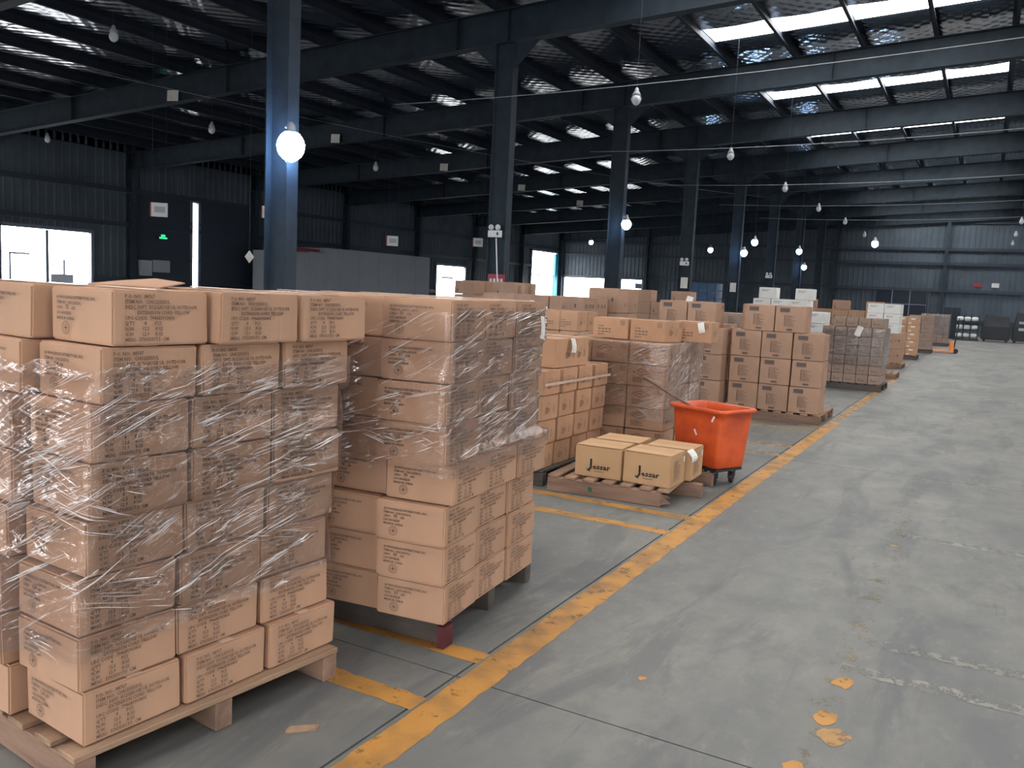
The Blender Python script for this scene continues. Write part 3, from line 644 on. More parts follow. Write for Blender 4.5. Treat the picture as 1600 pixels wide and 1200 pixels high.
# ------------------------------------------------------------------ stretch film
def film(label, boxes, z0, z1, m, zlow=None, glint_creases=120, off=.007, seed=1, ang=.5, ctr=None, group='stretch film around the pallets'):
    """boxes: (cx, cy, zlo, zhi, hx, hy, rz) of everything wrapped; the sheet bridges between the boxes that stand out most"""
    rs = random.Random(seed)
    cx = ctr[0] if ctr else sum(b[0] for b in boxes)/len(boxes); cy = ctr[1] if ctr else sum(b[1] for b in boxes)/len(boxes)
    N = 300; LV = max(12, int((z1-z0)/.022)); th = [2*PI*i/N for i in range(N)]
    def hit(b, t):
        # far crossing of the ray (cx,cy)->t with the box footprint
        dx, dy = math.cos(t), math.sin(t); ox, oy = cx-b[0], cy-b[1]
        px, py = rot2(ox, oy, -b[6]); qx, qy = rot2(dx, dy, -b[6]); lo, hi = -1e9, 1e9
        for p, q, h in ((px, qx, b[4]), (py, qy, b[5])):
            if abs(q) < 1e-9:
                if abs(p) > h: return 0
                continue
            a, c = sorted(((-h-p)/q, (h-p)/q)); lo = max(lo, a); hi = min(hi, c)
        return hi if hi >= lo and hi > 0 else 0
    H = [[hit(b, t) for t in th] for b in boxes]
    for h in H:                                   # keep the box corners inside the sheet
        g = h[:]
        for i in range(N): h[i] = max(g[i-1], g[i], g[(i+1) % N])
    rad = []
    for l in range(LV+1):
        z = z0 + (z1-z0)*l/LV; row = []
        for i in range(N):
            r = max([H[k][i] for k, b in enumerate(boxes) if b[2]-.045 <= z <= b[3]+.045] or [0])
            row.append(r)
        # the sheet bridges hollows: keep only the convex outline of this level
        P = sorted((row[i]*math.cos(th[i]), row[i]*math.sin(th[i])) for i in range(N) if row[i] > 0)
        def half(Q):
            h = []
            for p in Q:
                while len(h) > 1 and (h[-1][0]-h[-2][0])*(p[1]-h[-2][1]) - (h[-1][1]-h[-2][1])*(p[0]-h[-2][0]) <= 0: h.pop()
                h.append(p)
            return h[:-1]
        hull = half(P) + half(P[::-1]); hull.sort(key=lambda p: math.atan2(p[1], p[0]) % (2*PI)); k = 0; nh = len(hull)
        ha = [math.atan2(p[1], p[0]) % (2*PI) for p in hull]
        for i in range(N):
            t = th[i]; k = 0
            while k < nh and ha[k] <= t: k += 1
            a, b = hull[k-1], hull[k % nh]; dx, dy = math.cos(t), math.sin(t); ex, ey = b[0]-a[0], b[1]-a[1]; den = dx*ey - dy*ex
            if abs(den) > 1e-9: row[i] = max(row[i], (a[0]*ey - a[1]*ex)/den)
        rad.append(row)
    vs = []; uvs = []
    ph = [rs.uniform(0, 6.28) for _ in range(8)]
    for l in range(LV+1):
        z = z0 + (z1-z0)*l/LV
        for i in range(N+1):
            r = rad[l][i % N] + off + .0035*math.sin(th[i % N]*23 + ph[0] + z*11)*math.sin(z*17 + ph[1] + 3*th[i % N]) + rs.uniform(0, .0012)
            zz = z
            if zlow: zz = z + max(0, zlow(th[i % N]) - z0) * (1 - l/LV)
            zz += .012*math.sin(th[i % N]*9 + ph[2]) * (1 if l in (0, LV) else 0)
            vs.append((cx + r*math.cos(th[i % N]), cy + r*math.sin(th[i % N]), zz)); uvs.append((th[i % N if i < N else 0]*.72 + (2*PI*.72 if i == N else 0), zz))
    fs = [(l*(N+1)+i, l*(N+1)+i+1, (l+1)*(N+1)+i+1, (l+1)*(N+1)+i) for l in range(LV) for i in range(N)]
    me = bpy.data.meshes.new('stretch_film'); me.from_pydata(vs, [], fs); me.materials.append(M[m])
    uvl = me.uv_layers.new(name='wrap')
    for p in me.polygons:
        p.use_smooth = True
        for li in p.loop_indices: uvl.data[li].uv = uvs[me.loops[li].vertex_index]
    o = link('stretch_film', me); tag(o, label, 'stretch film', group)
    mb = MB()
    # pulled ridges of film, their glints drawn as thin opaque white strands, fanning out from where the sheet catches
    mid = [Vector(vs[(LV//2)*(N+1)+i]) for i in range(N+1)]; cum = [0]
    for i in range(N): cum.append(cum[-1] + (mid[i+1]-mid[i]).length)
    per = cum[-1]
    def at(u, z):
        u %= per; i = next((k for k in range(N) if cum[k+1] >= u), N-1); fu = (u-cum[i])/max(1e-6, cum[i+1]-cum[i])
        li = (z-z0)/(z1-z0)*LV
        if li < 0 or li > LV-.01: return None
        lq = int(li); fl_ = li-lq
        def P(l, k): return Vector(vs[l*(N+1)+k])
        return (P(lq, i)*(1-fu) + P(lq, i+1)*fu)*(1-fl_) + (P(lq+1, i)*(1-fu) + P(lq+1, i+1)*fu)*fl_
    for bnd in range(glint_creases):
        th0 = rs.uniform(-2.7, .75) if rs.random() < .9 else rs.uniform(0, 6.28)
        u0 = cum[int((th0 % (2*PI))/(2*PI)*N)]; zc0 = rs.uniform(z0+.02, z1-.02); sl = rs.gauss(ang + (.18 if th0 < -.8 else 0), .07)*(1 if rs.random() < .92 else -.8)
        Lb = rs.uniform(.12, .6); fan = rs.uniform(-.9, 1.5); wide = rs.uniform(.01, .06)
        for st in range(rs.randint(4, 11)):
            o0 = rs.uniform(-wide, wide); t0 = rs.random()*.8; ln = rs.uniform(.06, .5)*(1-t0) + .05; wd = rs.uniform(.0005, .0016); pts = []
            m_ = 2 + int(ln*Lb/.022)
            for q in range(m_+1):
                t = t0 + ln*q/m_; p = at(u0 + t*Lb, zc0 + sl*t*Lb + o0*(1+fan*t))
                if p is None: break
                pts.append((p, Vector((p.x-cx, p.y-cy, 0)).normalized()))
            if len(pts) < 3: continue
            n = len(pts); V = []
            for q, (p, nn) in enumerate(pts):
                w = wd*math.sin(PI*(q+.25)/(n-.5)); V += [p + Vector((0,0,w)) + nn*.001, p + nn*(.0012 + w*1.2), p - Vector((0,0,w)) + nn*.001]
            mb.add(V, [(3*q+t, 3*q+t+1, 3*q+t+4, 3*q+t+3) for q in range(n-1) for t in (0, 1)])
    if glint_creases:
        c = mb.build('film_glint_crease', M['glint_crease'], o); c['kind'] = 'stuff'
    return o

# ------------------------------------------------------------------ P1: nearest wrapped stack
pallet('weathered wooden pallet under the nearest wrapped stack', -2.80, 2.10, math.radians(-6), 1.16, 1.07)
rowY = [1.551, 1.535, 1.540, 1.570, 1.578, 1.587, 1.618, 1.650]
rowX = [-2.295, -2.300, -2.305, -2.305, -2.295, -2.300, -2.300, -2.285]
ch = 'abcdef'; W1 = []
LAY = ['bottom', 'second', 'third', 'fourth', 'fifth', 'sixth', 'seventh', 'top']
zc = .132
g1 = 'cartons of the nearest wrapped stack'
side_nm = ['near-corner', 'middle', 'far-end']
for i in range(8):
    ry = math.radians(-4 + random.uniform(-.6, .6)); a = (math.sin(-ry), math.cos(ry)); b = (-math.cos(ry), math.sin(-ry) * 1.0)
    b = (-math.cos(ry), -math.sin(ry))
    for cidx in range(3):
        for j in range(3):
            if cidx > 0 and j > 0 and i < 7: continue
            if cidx == 2 and j > 0: continue
            pr_ = .346
            px = rowX[i] + a[0]*pr_*(j+.5) + b[0]*pr_*(cidx+.5); py = rowY[i] + a[1]*pr_*(j+.5) + b[1]*pr_*(cidx+.5)
            yaw = ry + math.radians(random.uniform(-.7, .7))
            if cidx > 0: px -= .022 * cidx; py -= .045
            elif j == 1: px += (.012, .0, .012, 0, .0, .006, .014, .05)[i]; py += .004
            elif j == 2: px += (.016, .004, 0, .004, .0, .0, .016, .055)[i]; py += (.012, .008, .0, .004, .004, .01, .010, .012)[i]
            if cidx == 0: lbl = 'brown carton of the nearest wrapped stack, %s layer, %s of the aisle side' % (LAY[i], side_nm[j])
            elif j == 0: lbl = 'brown carton of the nearest wrapped stack, %s layer, %s from the near corner leftward' % (LAY[i], ORD[cidx+1])
            else: lbl = 'brown carton inside the top layer of the nearest wrapped stack, %s back, second column' % ORD[j+1]
            carton('cord_' + ch[(i*3+cidx+j) % 6], px, py, zc, yaw, lbl, g1, front=(j == 0), side=(cidx == 0))
            W1.append((px, py, zc, zc+HC, S/2, S/2, yaw))
    zc += .1765
# a lifted flap on the top layer
fp = MB().add([(0,0,0), (.34,0,0), (.33,.13,.018), (.17,.15,.028), (.01,.13,.014)], [(0,1,2,3,4)]).build('loose_flap', M['card'], None, loc=(-2.84, 1.95, zc+.001), rz=.1)
mm = fp.modifiers.new('thickness', 'SOLIDIFY'); mm.thickness = .004; tag(fp, 'lifted cardboard flap on top of the nearest wrapped stack', 'flap')
film('clear stretch film pulled tight around the nearest stack', [w for w in W1 if w[2] < 1.35], .34, 1.30, 'film', glint_creases=95, seed=2, ang=.30,
     zlow=lambda t: .40 + .06*math.cos(t - .5))

# ------------------------------------------------------------------ P2: second wrapped stack
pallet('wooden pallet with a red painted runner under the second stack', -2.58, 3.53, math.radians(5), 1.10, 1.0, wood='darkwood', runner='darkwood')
W2 = []; zc = .13
g2 = 'cartons of the second wrapped stack'
rowY2 = [2.985, 2.972, 2.96, 3.00, 2.955, 2.945, 2.955, 2.945]; ex = [0, -.004, .002, .016, -.006, -.006, .004, .008]
for i in range(8):
    ry = math.radians(6 + random.uniform(-.8, .8)); a = (-math.sin(ry), math.cos(ry)); b = (-math.cos(ry), -math.sin(ry))
    for cidx in range(3):
        for j in range(3):
            if cidx > 0 and j > 0 and i < 7: continue
            pr_ = .343 if j == 0 else .333
            px = -1.925 + ex[i] + a[0]*.336*(j+.5) + b[0]*.350*(cidx+.5); py = rowY2[i] + a[1]*.336*(j+.5) + b[1]*.350*(cidx+.5)
            if cidx: py += .03
            if j == 2: px += .02
            yaw = ry + math.radians(random.uniform(-.6, .6)) - (math.radians(2) if j else 0)
            if cidx == 0: lbl = 'brown carton of the second wrapped stack, %s layer, %s of the aisle side' % (LAY[i], side_nm[j])
            elif j == 0: lbl = 'brown carton of the second wrapped stack, %s layer, %s from the near corner leftward' % (LAY[i], ORD[cidx+1])
            else: lbl = 'brown carton inside the top layer of the second stack, %s back, %s column' % (ORD[j+1], ORD[cidx+1])
            carton('cordn_' + ch[(5-i+cidx) % 6], px, py, zc, yaw, lbl, g2, front=(j == 0), side=(cidx == 0))
            W2.append((px, py, zc, zc+HC, S/2*.97, S/2*.97, yaw))
    zc += .1765
film('clear stretch film around the upper half of the second stack', W2, .80, 1.50, 'film', glint_creases=70, seed=5, ang=.22)
paper_tag(-1.905, 3.72, 1.47, math.radians(96), 'white paper tag on the top far end of the second stack', .05, .11, roll=.1)
redb = MB().box(-1.99, -1.955, 3.03, 3.105, .004, .103).build('runner_end_paint', M['redpaint'])
redb.name = 'painted_block'; tag(redb, 'dark red painted runner block under the second stack', 'block')

# ------------------------------------------------------------------ P3: stack of small taped cartons
pallet('dark wooden pallet under the small-carton stack beside the golden cartons', -3.62, 6.74, 0, 1.15, 1.25, wood='darkwood', runner='darkwood')
g3 = 'cartons of the small-carton stack'; zc = .13; W3 = []
for i in range(4):
    for cidx in range(2):
        for j in range(4):
            if cidx == 1 and j > 0 and i < 3: continue
            px = -3.085 - .372*(cidx+.5) + random.uniform(-.008, .008) + .01*i; py = 6.06 + .335*(j+.5) + (.0 if i % 2 else -.01)
            lbl = 'small brown carton, %s layer, %s from the near end, in the taped small-carton stack' % (LAY[i], ORD[j+1]) if cidx == 0 else 'small brown carton, %s layer, %s from the near end, second row of small-carton stack' % (LAY[i], ORD[j+1])
            carton('icon', px, py, zc, math.radians(random.uniform(-1.5, 1.5)), lbl, g3, front=(j == 0))
            W3.append((px, py, zc, zc+.205, .186, .155, 0))
    zc += .206
carton('broad', -3.30, 6.66, zc, math.radians(-1), 'brown carton with white tag lying on top of the small-carton stack', g3)
paper_tag(-3.075, 6.60, zc+.245, math.radians(89), 'white paper tag hanging on the top carton of the small-carton stack', .085, .12, .3, roll=.1)
bt = MB()
bt.box(-3.036, -3.034, 6.05, 7.40, .13+.206*(3.45) - .012, .13+.206*3.45 + .012)
tag(bt.build('tape_band', M['cleartape']), 'clear tape band around the upper layer of the small-carton stack', 'tape')

# ------------------------------------------------------------------ P4: wrapped stack with diamond print
pallet('wooden pallet under the wrapped diamond-print stack behind the orange bin', -3.12, 8.10, math.radians(1), 1.15, 1.1, wood='wood', runner='darkwood')
g4 = 'cartons of the diamond-print stack'; zc = .13; W4 = []
for i in range(5):
    for cidx in range(3):
        for j in range(3):
            if cidx > 0 and j > 0 and i < 4: continue
            px = -2.55 - .381*(cidx+.5) + random.uniform(-.004,.004); py = 7.55 + .373*(j+.5) - (.012 if cidx else 0)
            lbl = 'diamond-print carton behind the orange bin, %s layer, %s column from its aisle corner' % (LAY[i], ORD[cidx+1]) if j == 0 else 'diamond-print carton behind the orange bin, %s layer, %s row back, %s column' % (LAY[i], ORD[j+1], ORD[cidx+1])
            yaw = math.radians(1.2 + random.uniform(-.6,.6))
            carton('diamond', px, py, zc, yaw, lbl, g4, front=(j == 0), side=(cidx == 0)); W4.append((px, py, zc, zc+.203, .189, .185, yaw))
    zc += .2045
film('clear stretch film around the diamond-print stack behind the orange bin', W4, .40, 1.165, 'film', glint_creases=70, seed=9, ang=.35, zlow=lambda t: .45 - .05*math.cos(t - .3))
for n, (px, py, yaw, nm) in enumerate(((-3.22, 7.98, -3, 'left'), (-2.80, 7.92, -8, 'middle'), (-2.53, 8.36, 4, 'right'))):
    carton('texted', px, py, zc + .004, math.radians(yaw), 'brown lettered carton on the diamond-print stack, %s of three' % nm, 'loose cartons on the diamond-print stack')
paper_tag(-2.44, 8.172, zc+.20, math.radians(8), 'white paper tag on the right loose carton of the diamond-print stack', .06, .10, .3, roll=-.25)

# ------------------------------------------------------------------ P5: low pallet with golden cartons
pr5 = pallet('low broken wooden pallet under the golden logo cartons', -2.43, 6.59, math.radians(4), 1.15, 1.02, h=.135, boards=8, ends=[(-.575, .36), (-.575, .56), (-.575, .55)], bw=.095)
for o_ in list(pr5.children):
    if o_.name.startswith('deck_board') and o_.location.x > .45: bpy.data.objects.remove(o_)
bl = MB(); bl.add([(.0, 0, 0), (.026, 0, .006), (.03, 0, .03), (.012, 0, .042), (-.012, 0, .034)], [(0,1,2,3,4)])
gm = bl.build('paint_mark', M['green_ink'], pr5, loc=(-.22, -.5115, .035))
MB().add([(.36,-.51,.02), (.44,-.495,.035), (.39,-.48,.06), (.43,-.49,.08), (.36,-.51,.10), (.36,-.44,.02), (.36,-.44,.10)], [(0,1,2), (2,3,4), (0,2,4), (5,6,4,0), (5,1,0), (6,4,3), (5,6,3,2,1)]).build('splinter', M['woodx'], pr5)
for n, (px, py, yaw, nm) in enumerate(((-2.60, 6.335, 3, 'front left'), (-2.59, 6.70, 2, 'back left'), (-2.185, 6.35, -1, 'front right'), (-2.145, 6.71, 1, 'back right'))):
    o = carton('jessar_big', px, py, .1355, math.radians(yaw), 'golden brown logo carton on the low pallet, %s of four' % nm, 'golden logo cartons on the low pallet', front=(n in (0, 2)), side=(n > 1), now=True)
    for s in (-1, 1): MB().box(-.19, .19, min(s*.002, s*.165), max(s*.002, s*.165), .2490, .2515).build('flap', M['card_jessar'], o)
paper_tag(-1.965, 6.52, .395, math.radians(70), 'white paper tag stuck between the golden cartons on the right', .07, .09, .6, roll=-.2)
tag(MB().add([(-.05,0,.001),(.06,-.01,.001),(.07,.012,.001),(-.03,.022,.001),(-.05,0,.014),(.06,-.01,.010),(.07,.012,.012),(-.03,.022,.016)], [(0,3,2,1),(4,5,6,7),(0,1,5,4),(1,2,6,5),(2,3,7,6),(3,0,4,7)]).build('wood_splinter', M['wood'], None, loc=(-1.99, 2.17, 0), rz=.9), 'pale wood splinter lying beside the nearest pallet', 'wood piece')

# ------------------------------------------------------------------ orange bin on casters
bn = thing('rolling_bin', 'orange plastic tub bin rolling on black casters', 'bin', (-2.03, 7.34, 0), math.radians(-24))
def rrect(hx, hy, r, z, n=5):
    out = []
    for qx, qy, a0 in ((1,1,0), (-1,1,90), (-1,-1,180), (1,-1,270)):
        for i in range(n+1):
            t = math.radians(a0 + 90*i/n); out.append((qx*(hx-r) + r*math.cos(t), qy*(hy-r) + r*math.sin(t), z))
    return out
secs = [(.232,.170,.04,.15), (.242,.180,.04,.16), (.252,.190,.045,.26), (.276,.212,.045,.56), (.280,.216,.05,.630), (.303,.238,.05,.630), (.310,.245,.05,.640), (.308,.243,.05,.658), (.298,.233,.05,.664), (.270,.205,.045,.658), (.263,.199,.045,.56), (.240,.178,.045,.26), (.230,.168,.04,.175)]
vs = []; n = 24
for s in secs: vs += rrect(*s)
fs = [(i*n+j, i*n+(j+1) % n, (i+1)*n+(j+1) % n, (i+1)*n+j) for i in range(len(secs)-1) for j in range(n)]
fs += [tuple(range(n))[::-1], tuple(range((len(secs)-1)*n, len(secs)*n))]
MB().add(vs, fs).build('tub', M['orange'], bn, smooth=True)
MB().box(-.232, .232, -.17, .17, .122, .149).build('chassis', M['blackmetal'], bn, bevel=.005)
for sx in (-1, 1):
    for sy in (-1, 1):
        c = link('caster', MB().box(-.035,.035,-.035,.035,.112,.122).box(-.028,-.020,-.022,.03,.04,.115).box(.020,.028,-.022,.03,.04,.115).mesh('caster', M['blackmetal']), bn, (sx*.165, sy*.115, 0), .5*sx)
        wm = MB(); wm.lathe([(.02,-.017), (.047,-.017), (.050,-.012), (.050,.012), (.047,.017), (.02,.017)], 20); 
        for q, v in enumerate(wm.v): wm.v[q] = (v[2], v[0], v[1] + .05)
        wh = wm.build('wheel', M['black'], c)
        MB().tube([(-.032,0,.05), (.032,0,.05)], .009, 8).build('axle', M['chrome'], c)
for px, pz, sd, a in ((.19, .58, 's', .5), (-.0, .44, 'f', -.5)):
    MB().box(-.008,.008,-.001,.001,-.028,.028).build('sticker', M['paper'], bn, loc=(px, -.2165 if sd == 's' else -.2065, pz)).rotation_euler = (.06, a, 0)
st = MB().tube([(-1.83, 7.35, .442), (-2.32, 7.29, .692), (-2.655, 7.25, .864)], .0135, 8).build('broom_stick', M['stick']); tag(st, 'brown wooden stick leaning out of the orange bin', 'stick')

# ------------------------------------------------------------------ P7: cartons with dark printed labels
pallet('wooden pallet under the unwrapped dark-label cartons at the aisle', -2.43, 12.20, 0, 1.27, 1.1, wood='wood', runner='woodx')
g7 = 'dark-label cartons at the aisle'; zc = .132
for i in range(4):
    for cidx in range(3):
        for j in range(2):
            if i == 3 and cidx == 2: continue
            px = -1.815 - .4085*(cidx+.5) + random.uniform(-.005,.005); py = 11.66 + .403*(j+.5) + random.uniform(-.006,.006)
            if i == 3: px -= .26; py += .02
            if j: px -= .13
            yaw = math.radians(random.uniform(-1, 1))
            lbl = 'dark-label carton at the aisle, %s layer, %s column from the right' % (LAY[i] if i < 3 else 'top', ORD[cidx+1]) if j == 0 else 'dark-label carton at the aisle, %s layer, back row, %s column from right' % (LAY[i] if i < 3 else 'top', ORD[cidx+1])
            carton('labelled', px, py, zc, yaw, lbl, g7, front=(j == 0), side=(cidx == 0))
    zc += .353
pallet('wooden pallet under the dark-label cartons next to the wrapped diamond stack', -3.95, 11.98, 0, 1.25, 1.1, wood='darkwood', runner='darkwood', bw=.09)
zc = .13
for i in range(4):
    for cidx in range(3):
        px = -3.02 - .012 - .4085*(cidx+.5) - .06; py = 11.45 + .20 + random.uniform(-.01,.01)
        if i == 3 and cidx == 2: continue
        if i == 3: px -= .12
        carton('labelled', px, py, zc, math.radians(random.uniform(-1,1)), 'dark-label carton of the inner pallet, %s layer, %s column from the right' % (LAY[i] if i < 3 else 'top', ORD[cidx+1]), 'dark-label cartons of the inner pallet', side=(cidx == 0))
    zc += .353
paper_tag(-3.60, 11.50, zc+.06, .1, 'white paper slip standing on the inner dark-label cartons', .09, .10)

# ------------------------------------------------------------------ P8: wrapped stack of small logo cartons
pallet('dark wooden pallet under the wrapped small logo cartons', -2.18, 17.62, math.radians(-1), 1.15, 1.05, wood='darkwood', runner='darkwood')
g8 = 'small logo cartons in the wrapped grey stack'; zc = .13; W8 = []
for i in range(7):
    for cidx in range(5):
        if i == 6 and cidx > 3: continue
        px = -1.635 - .2185*(cidx+.5) - (.03 if i == 6 else 0); py = 17.12 + .15 + random.uniform(-.004,.004)
        carton('jessar_small', px, py, zc, math.radians(-1), 'small logo carton of the grey wrapped stack, %s layer, %s from the right' % (LAY[i] if i < 6 else 'top', ORD[cidx+1]), g8, side=False)
        if i < 6: W8.append((px, py, zc, zc+.174, .108, .15, 0))
    for j in (1, 2):
        px = -1.635 - .11 - (.03 if i == 6 else 0); py = 17.12 + .15 + .303*j
        carton('jessar_small', px, py, zc, 0, 'small logo carton on the aisle side of the grey stack, %s layer, %s row back' % (LAY[i] if i < 6 else 'top', ORD[j+1]), g8, front=False)
        if i < 6: W8.append((px, py, zc, zc+.174, .108, .15, 0))
    zc += .176
film('milky stretch film around the small logo cartons', W8, .48, 1.17, 'film_far', glint_creases=45, seed=12, ang=.05, ctr=(-2.18, 17.55))
paper_tag(-2.05, 17.09, 1.20, 0, 'white paper tag on the front of the grey wrapped stack', .11, .19, .05, roll=.35)

# ------------------------------------------------------------------ further stacks along the aisle
def stack(name, key, x1, y0, nx, ny, nz, z0, group, yaw=0, skip=None, jit=.004, base=None, hollow=True, first=0):
    """nx columns leftward from x1, ny rows back from y0, nz layers; only the outer visible cartons are kept"""
    k = KINDS[key]; out = []; z = z0
    for i in range(nz):
        for c in range(nx):
            for j in range(ny):
                if hollow and c > 0 and j > 0 and i < nz-1: continue
                if skip and skip(i, c, j): continue
                dx, dy = rot2(-k.s[0]*1.012*(c+.5), k.s[1]*1.012*(j+.5), yaw)
                px = x1 + dx + random.uniform(-jit, jit); py = y0 + dy + random.uniform(-jit, jit)
                L_ = 'top' if i == nz-1 else (LAY[i] if i < 7 else ORD[i+1])
                lbl = '%s, %s layer, %s column from right' % (name, L_, ORD[c+1]) + ('' if j == 0 else ', %s row back' % ORD[j+1])
                carton(key, px, py, z, yaw + math.radians(random.uniform(-1,1)), lbl, group, front=(j == 0), side=(c == 0))
                out.append((px, py, z, z+k.s[2], k.s[0]/2, k.s[1]/2, yaw))
        z += k.s[2] + .001
    return out
pallet('small pallet sticking out beyond the grey wrapped stack', -2.15, 20.85, 0, 1.0, .95, wood='wood', runner='woodx')
stack('brown carton just behind the grey stack', 'plain', -1.95, 20.5, 1, 1, 3, .131, 'low pile behind the grey stack')
pallet('pallet under the big plain cartons far down the aisle', -2.35, 24.6, 0, 1.05, 1.0, wood='wood', runner='woodx')
stack('big plain carton far down the aisle', 'bulky', -1.86, 24.15, 2, 2, 2, .131, 'big plain cartons far down the aisle', .02)
stack('white carton far down the aisle', 'white', -1.98, 24.2, 2, 2, 3, .903, 'white cartons down the aisle')
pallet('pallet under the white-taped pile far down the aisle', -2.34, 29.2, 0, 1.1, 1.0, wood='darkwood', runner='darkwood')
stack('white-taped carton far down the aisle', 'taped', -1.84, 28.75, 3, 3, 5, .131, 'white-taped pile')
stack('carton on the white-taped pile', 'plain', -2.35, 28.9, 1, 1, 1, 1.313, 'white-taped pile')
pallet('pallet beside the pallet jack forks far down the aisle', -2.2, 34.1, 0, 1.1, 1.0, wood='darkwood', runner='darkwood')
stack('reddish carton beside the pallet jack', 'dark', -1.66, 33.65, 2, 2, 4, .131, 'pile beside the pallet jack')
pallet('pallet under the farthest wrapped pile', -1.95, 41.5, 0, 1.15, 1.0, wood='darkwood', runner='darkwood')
W12 = stack('carton of the farthest wrapped pile', 'jessar_small', -1.42, 41.0, 5, 3, 7, .131, 'farthest wrapped pile')
film('milky stretch film around the farthest pile', W12, .5, 1.37, 'film_far', glint_creases=16, seed=22, ang=.05, ctr=(-1.95, 41.45))
# inner rows, seen over and between the first row
GI = 'cartons of the inner rows'
def plt(cx, cy, what, lx=1.2, ly=1.1): pallet('dark pallet low under %s' % what, cx, cy, 0, lx, ly, wood='darkwood', runner='darkwood', group='pallets of the inner rows')
plt(-5.4, 13.0, 'the bulky cartons before the bright doors', .8); stack('bulky carton before the far doors', 'bulky', -5.08, 12.5, 1, 2, 4, .131, GI)
plt(-6.0, 11.87, 'the long low cartons of the inner row'); stack('long low carton of the inner row', 'long_low', -5.20, 11.5, 3, 2, 5, .131, GI)
plt(-4.75, 10.1, 'the small lettered cartons of the inner row', .9); stack('small lettered carton of the inner row', 'small_text', -4.41, 9.6, 3, 2, 5, .131, GI)
plt(-4.1, 13.9, 'the dark-label inner row', 1.6, .6); stack('dark-label carton in the inner row', 'labelled', -3.6, 13.7, 3, 1, 3, .131, GI)
plt(-8.5, 14.5, 'the brown pile by the second column', 1.7); stack('plain carton by the second column', 'plain', -7.75, 14.0, 3, 2, 6, .131, GI, skip=lambda i, c, j: i == 5 and c == 1)
plt(-6.6, 4.4, 'the pile behind the nearest stack', 1.2, 2.3); stack('dull carton behind the nearest stack', 'dark', -6.0, 3.3, 2, 6, 4, .131, GI); 
stack('dull carton beyond the second stack', 'dark', -9.6, 10.6, 2, 10, 4, .131, GI)
plt(-10.1, 12.6, 'the pile seen over the second stack', 1.0, 4.0)
plt(-4.1, 20.6, 'the white cartons of the inner row', 1.9); stack('white carton of the inner row', 'white', -3.16, 20.0, 4, 2, 6, .131, GI, skip=lambda i, c, j: i == 5 and c == 0)
stack('uppermost white carton of inner row', 'white', -3.45, 20.0, 3, 1, 1, 1.65, GI, skip=lambda i, c, j: c == 1)
plt(-4.0, 16.5, 'the dim wrapped inner cartons'); W9 = stack('dim carton behind the dark-label pallet', 'dark', -3.55, 16.0, 3, 2, 4, .131, GI)
plt(-3.6, 26.6, 'the brown cartons behind the white ones', 2.4); stack('brown carton behind the white ones', 'plain', -2.6, 26.1, 5, 1, 6, .131, GI, skip=lambda i, c, j: i == 5 and c % 2)
plt(-6.6, 18.6, 'the far brown inner pile', 2.0); stack('far brown carton between columns', 'plain', -5.7, 18.2, 4, 1, 6, .131, GI, skip=lambda i, c, j: i == 5 and c in (1,))

place_cartons()

# ------------------------------------------------------------------ pallet jack
pj = thing('pallet_jack', 'orange hand pallet jack with black handle far down the aisle', 'pallet jack', (-1.02, 34.9, 0), 0)
for s in (-1, 1):
    f = MB().add([(-1.15,-.08,.03),(-.1,-.08,.03),(-.1,.08,.03),(-1.15,.08,.03),(-1.2,-.05,.075),(-.1,-.08,.085),(-.1,.08,.085),(-1.2,.05,.075)], [(0,3,2,1),(4,5,6,7),(0,1,5,4),(1,2,6,5),(2,3,7,6),(3,0,4,7)]).build('fork', M['jackorange'], pj, loc=(0, s*.19, 0))
    w_ = MB().tube([(-1.02, -.045, .04), (-1.02, .045, .04)], .04, 12).build('load_wheel', M['black'], f)
MB().add([(-.12,-.27,.05),(.05,-.24,.05),(.05,.24,.05),(-.12,.27,.05),(-.10,-.20,.42),(.02,-.12,.46),(.02,.12,.46),(-.10,.20,.42)], [(0,3,2,1),(4,5,6,7),(0,1,5,4),(1,2,6,5),(2,3,7,6),(3,0,4,7)]).build('pump_body', M['jackorange'], pj, bevel=.01)
hb = MB().tube([(.04,0,.2), (.08,0,.6), (.12,0,1.08)], .022, 8).build('handle', M['black'], pj)
hl = [(.12 + .01*0, .11*math.sin(t*PI/6), 1.18 - .11*math.cos(t*PI/6)) for t in range(12)]; MB().tube(hl + [hl[0]], .014, 6).build('grip', M['black'], hb)
for s in (-1, 1): MB().tube([(.10, s*.03, .09), (.10, s*.09, .09)], .09, 16).build('steer_wheel', M['black'], pj)

# ------------------------------------------------------------------ dark goods by the far wall
rk = thing('roll_rack', 'black rack of white rolls standing before the far wall', 'rack', (-.93, 51.3, 0))
for x in (-.52, -.17, .17, .52):
    for y in (-.25, .25): MB().box(x-.02, x+.02, y-.02, y+.02, .04, 1.35).build('post', M['blackmetal'], rk)
for z in (.12, .55, .98): MB().box(-.55, .55, -.27, .27, z-.03, z).build('shelf', M['blackmetal'], rk)
MB().box(-.6, .6, -.3, .3, 0, .06).build('base', M['blackmetal'], rk)
for j, z in enumerate((.12, .55, .98)):
    for i, x in enumerate((-.345, 0, .345)):
        mb = MB().tube([(-.155, -.12, .13), (-.12, -.12, .13), (0, -.12, .13), (.12, -.12, .13), (.155, -.12, .13)], [.07, .115, .13, .115, .07], 12)
        o = mb.build('white_roll', M['roll'], None, loc=(-.93+x, 51.3, z+.012)); tag(o, 'white roll on the black rack, %s shelf, %s' % (('bottom','middle','top')[j], ('left','centre','right')[i]), 'roll', 'white rolls on the rack')
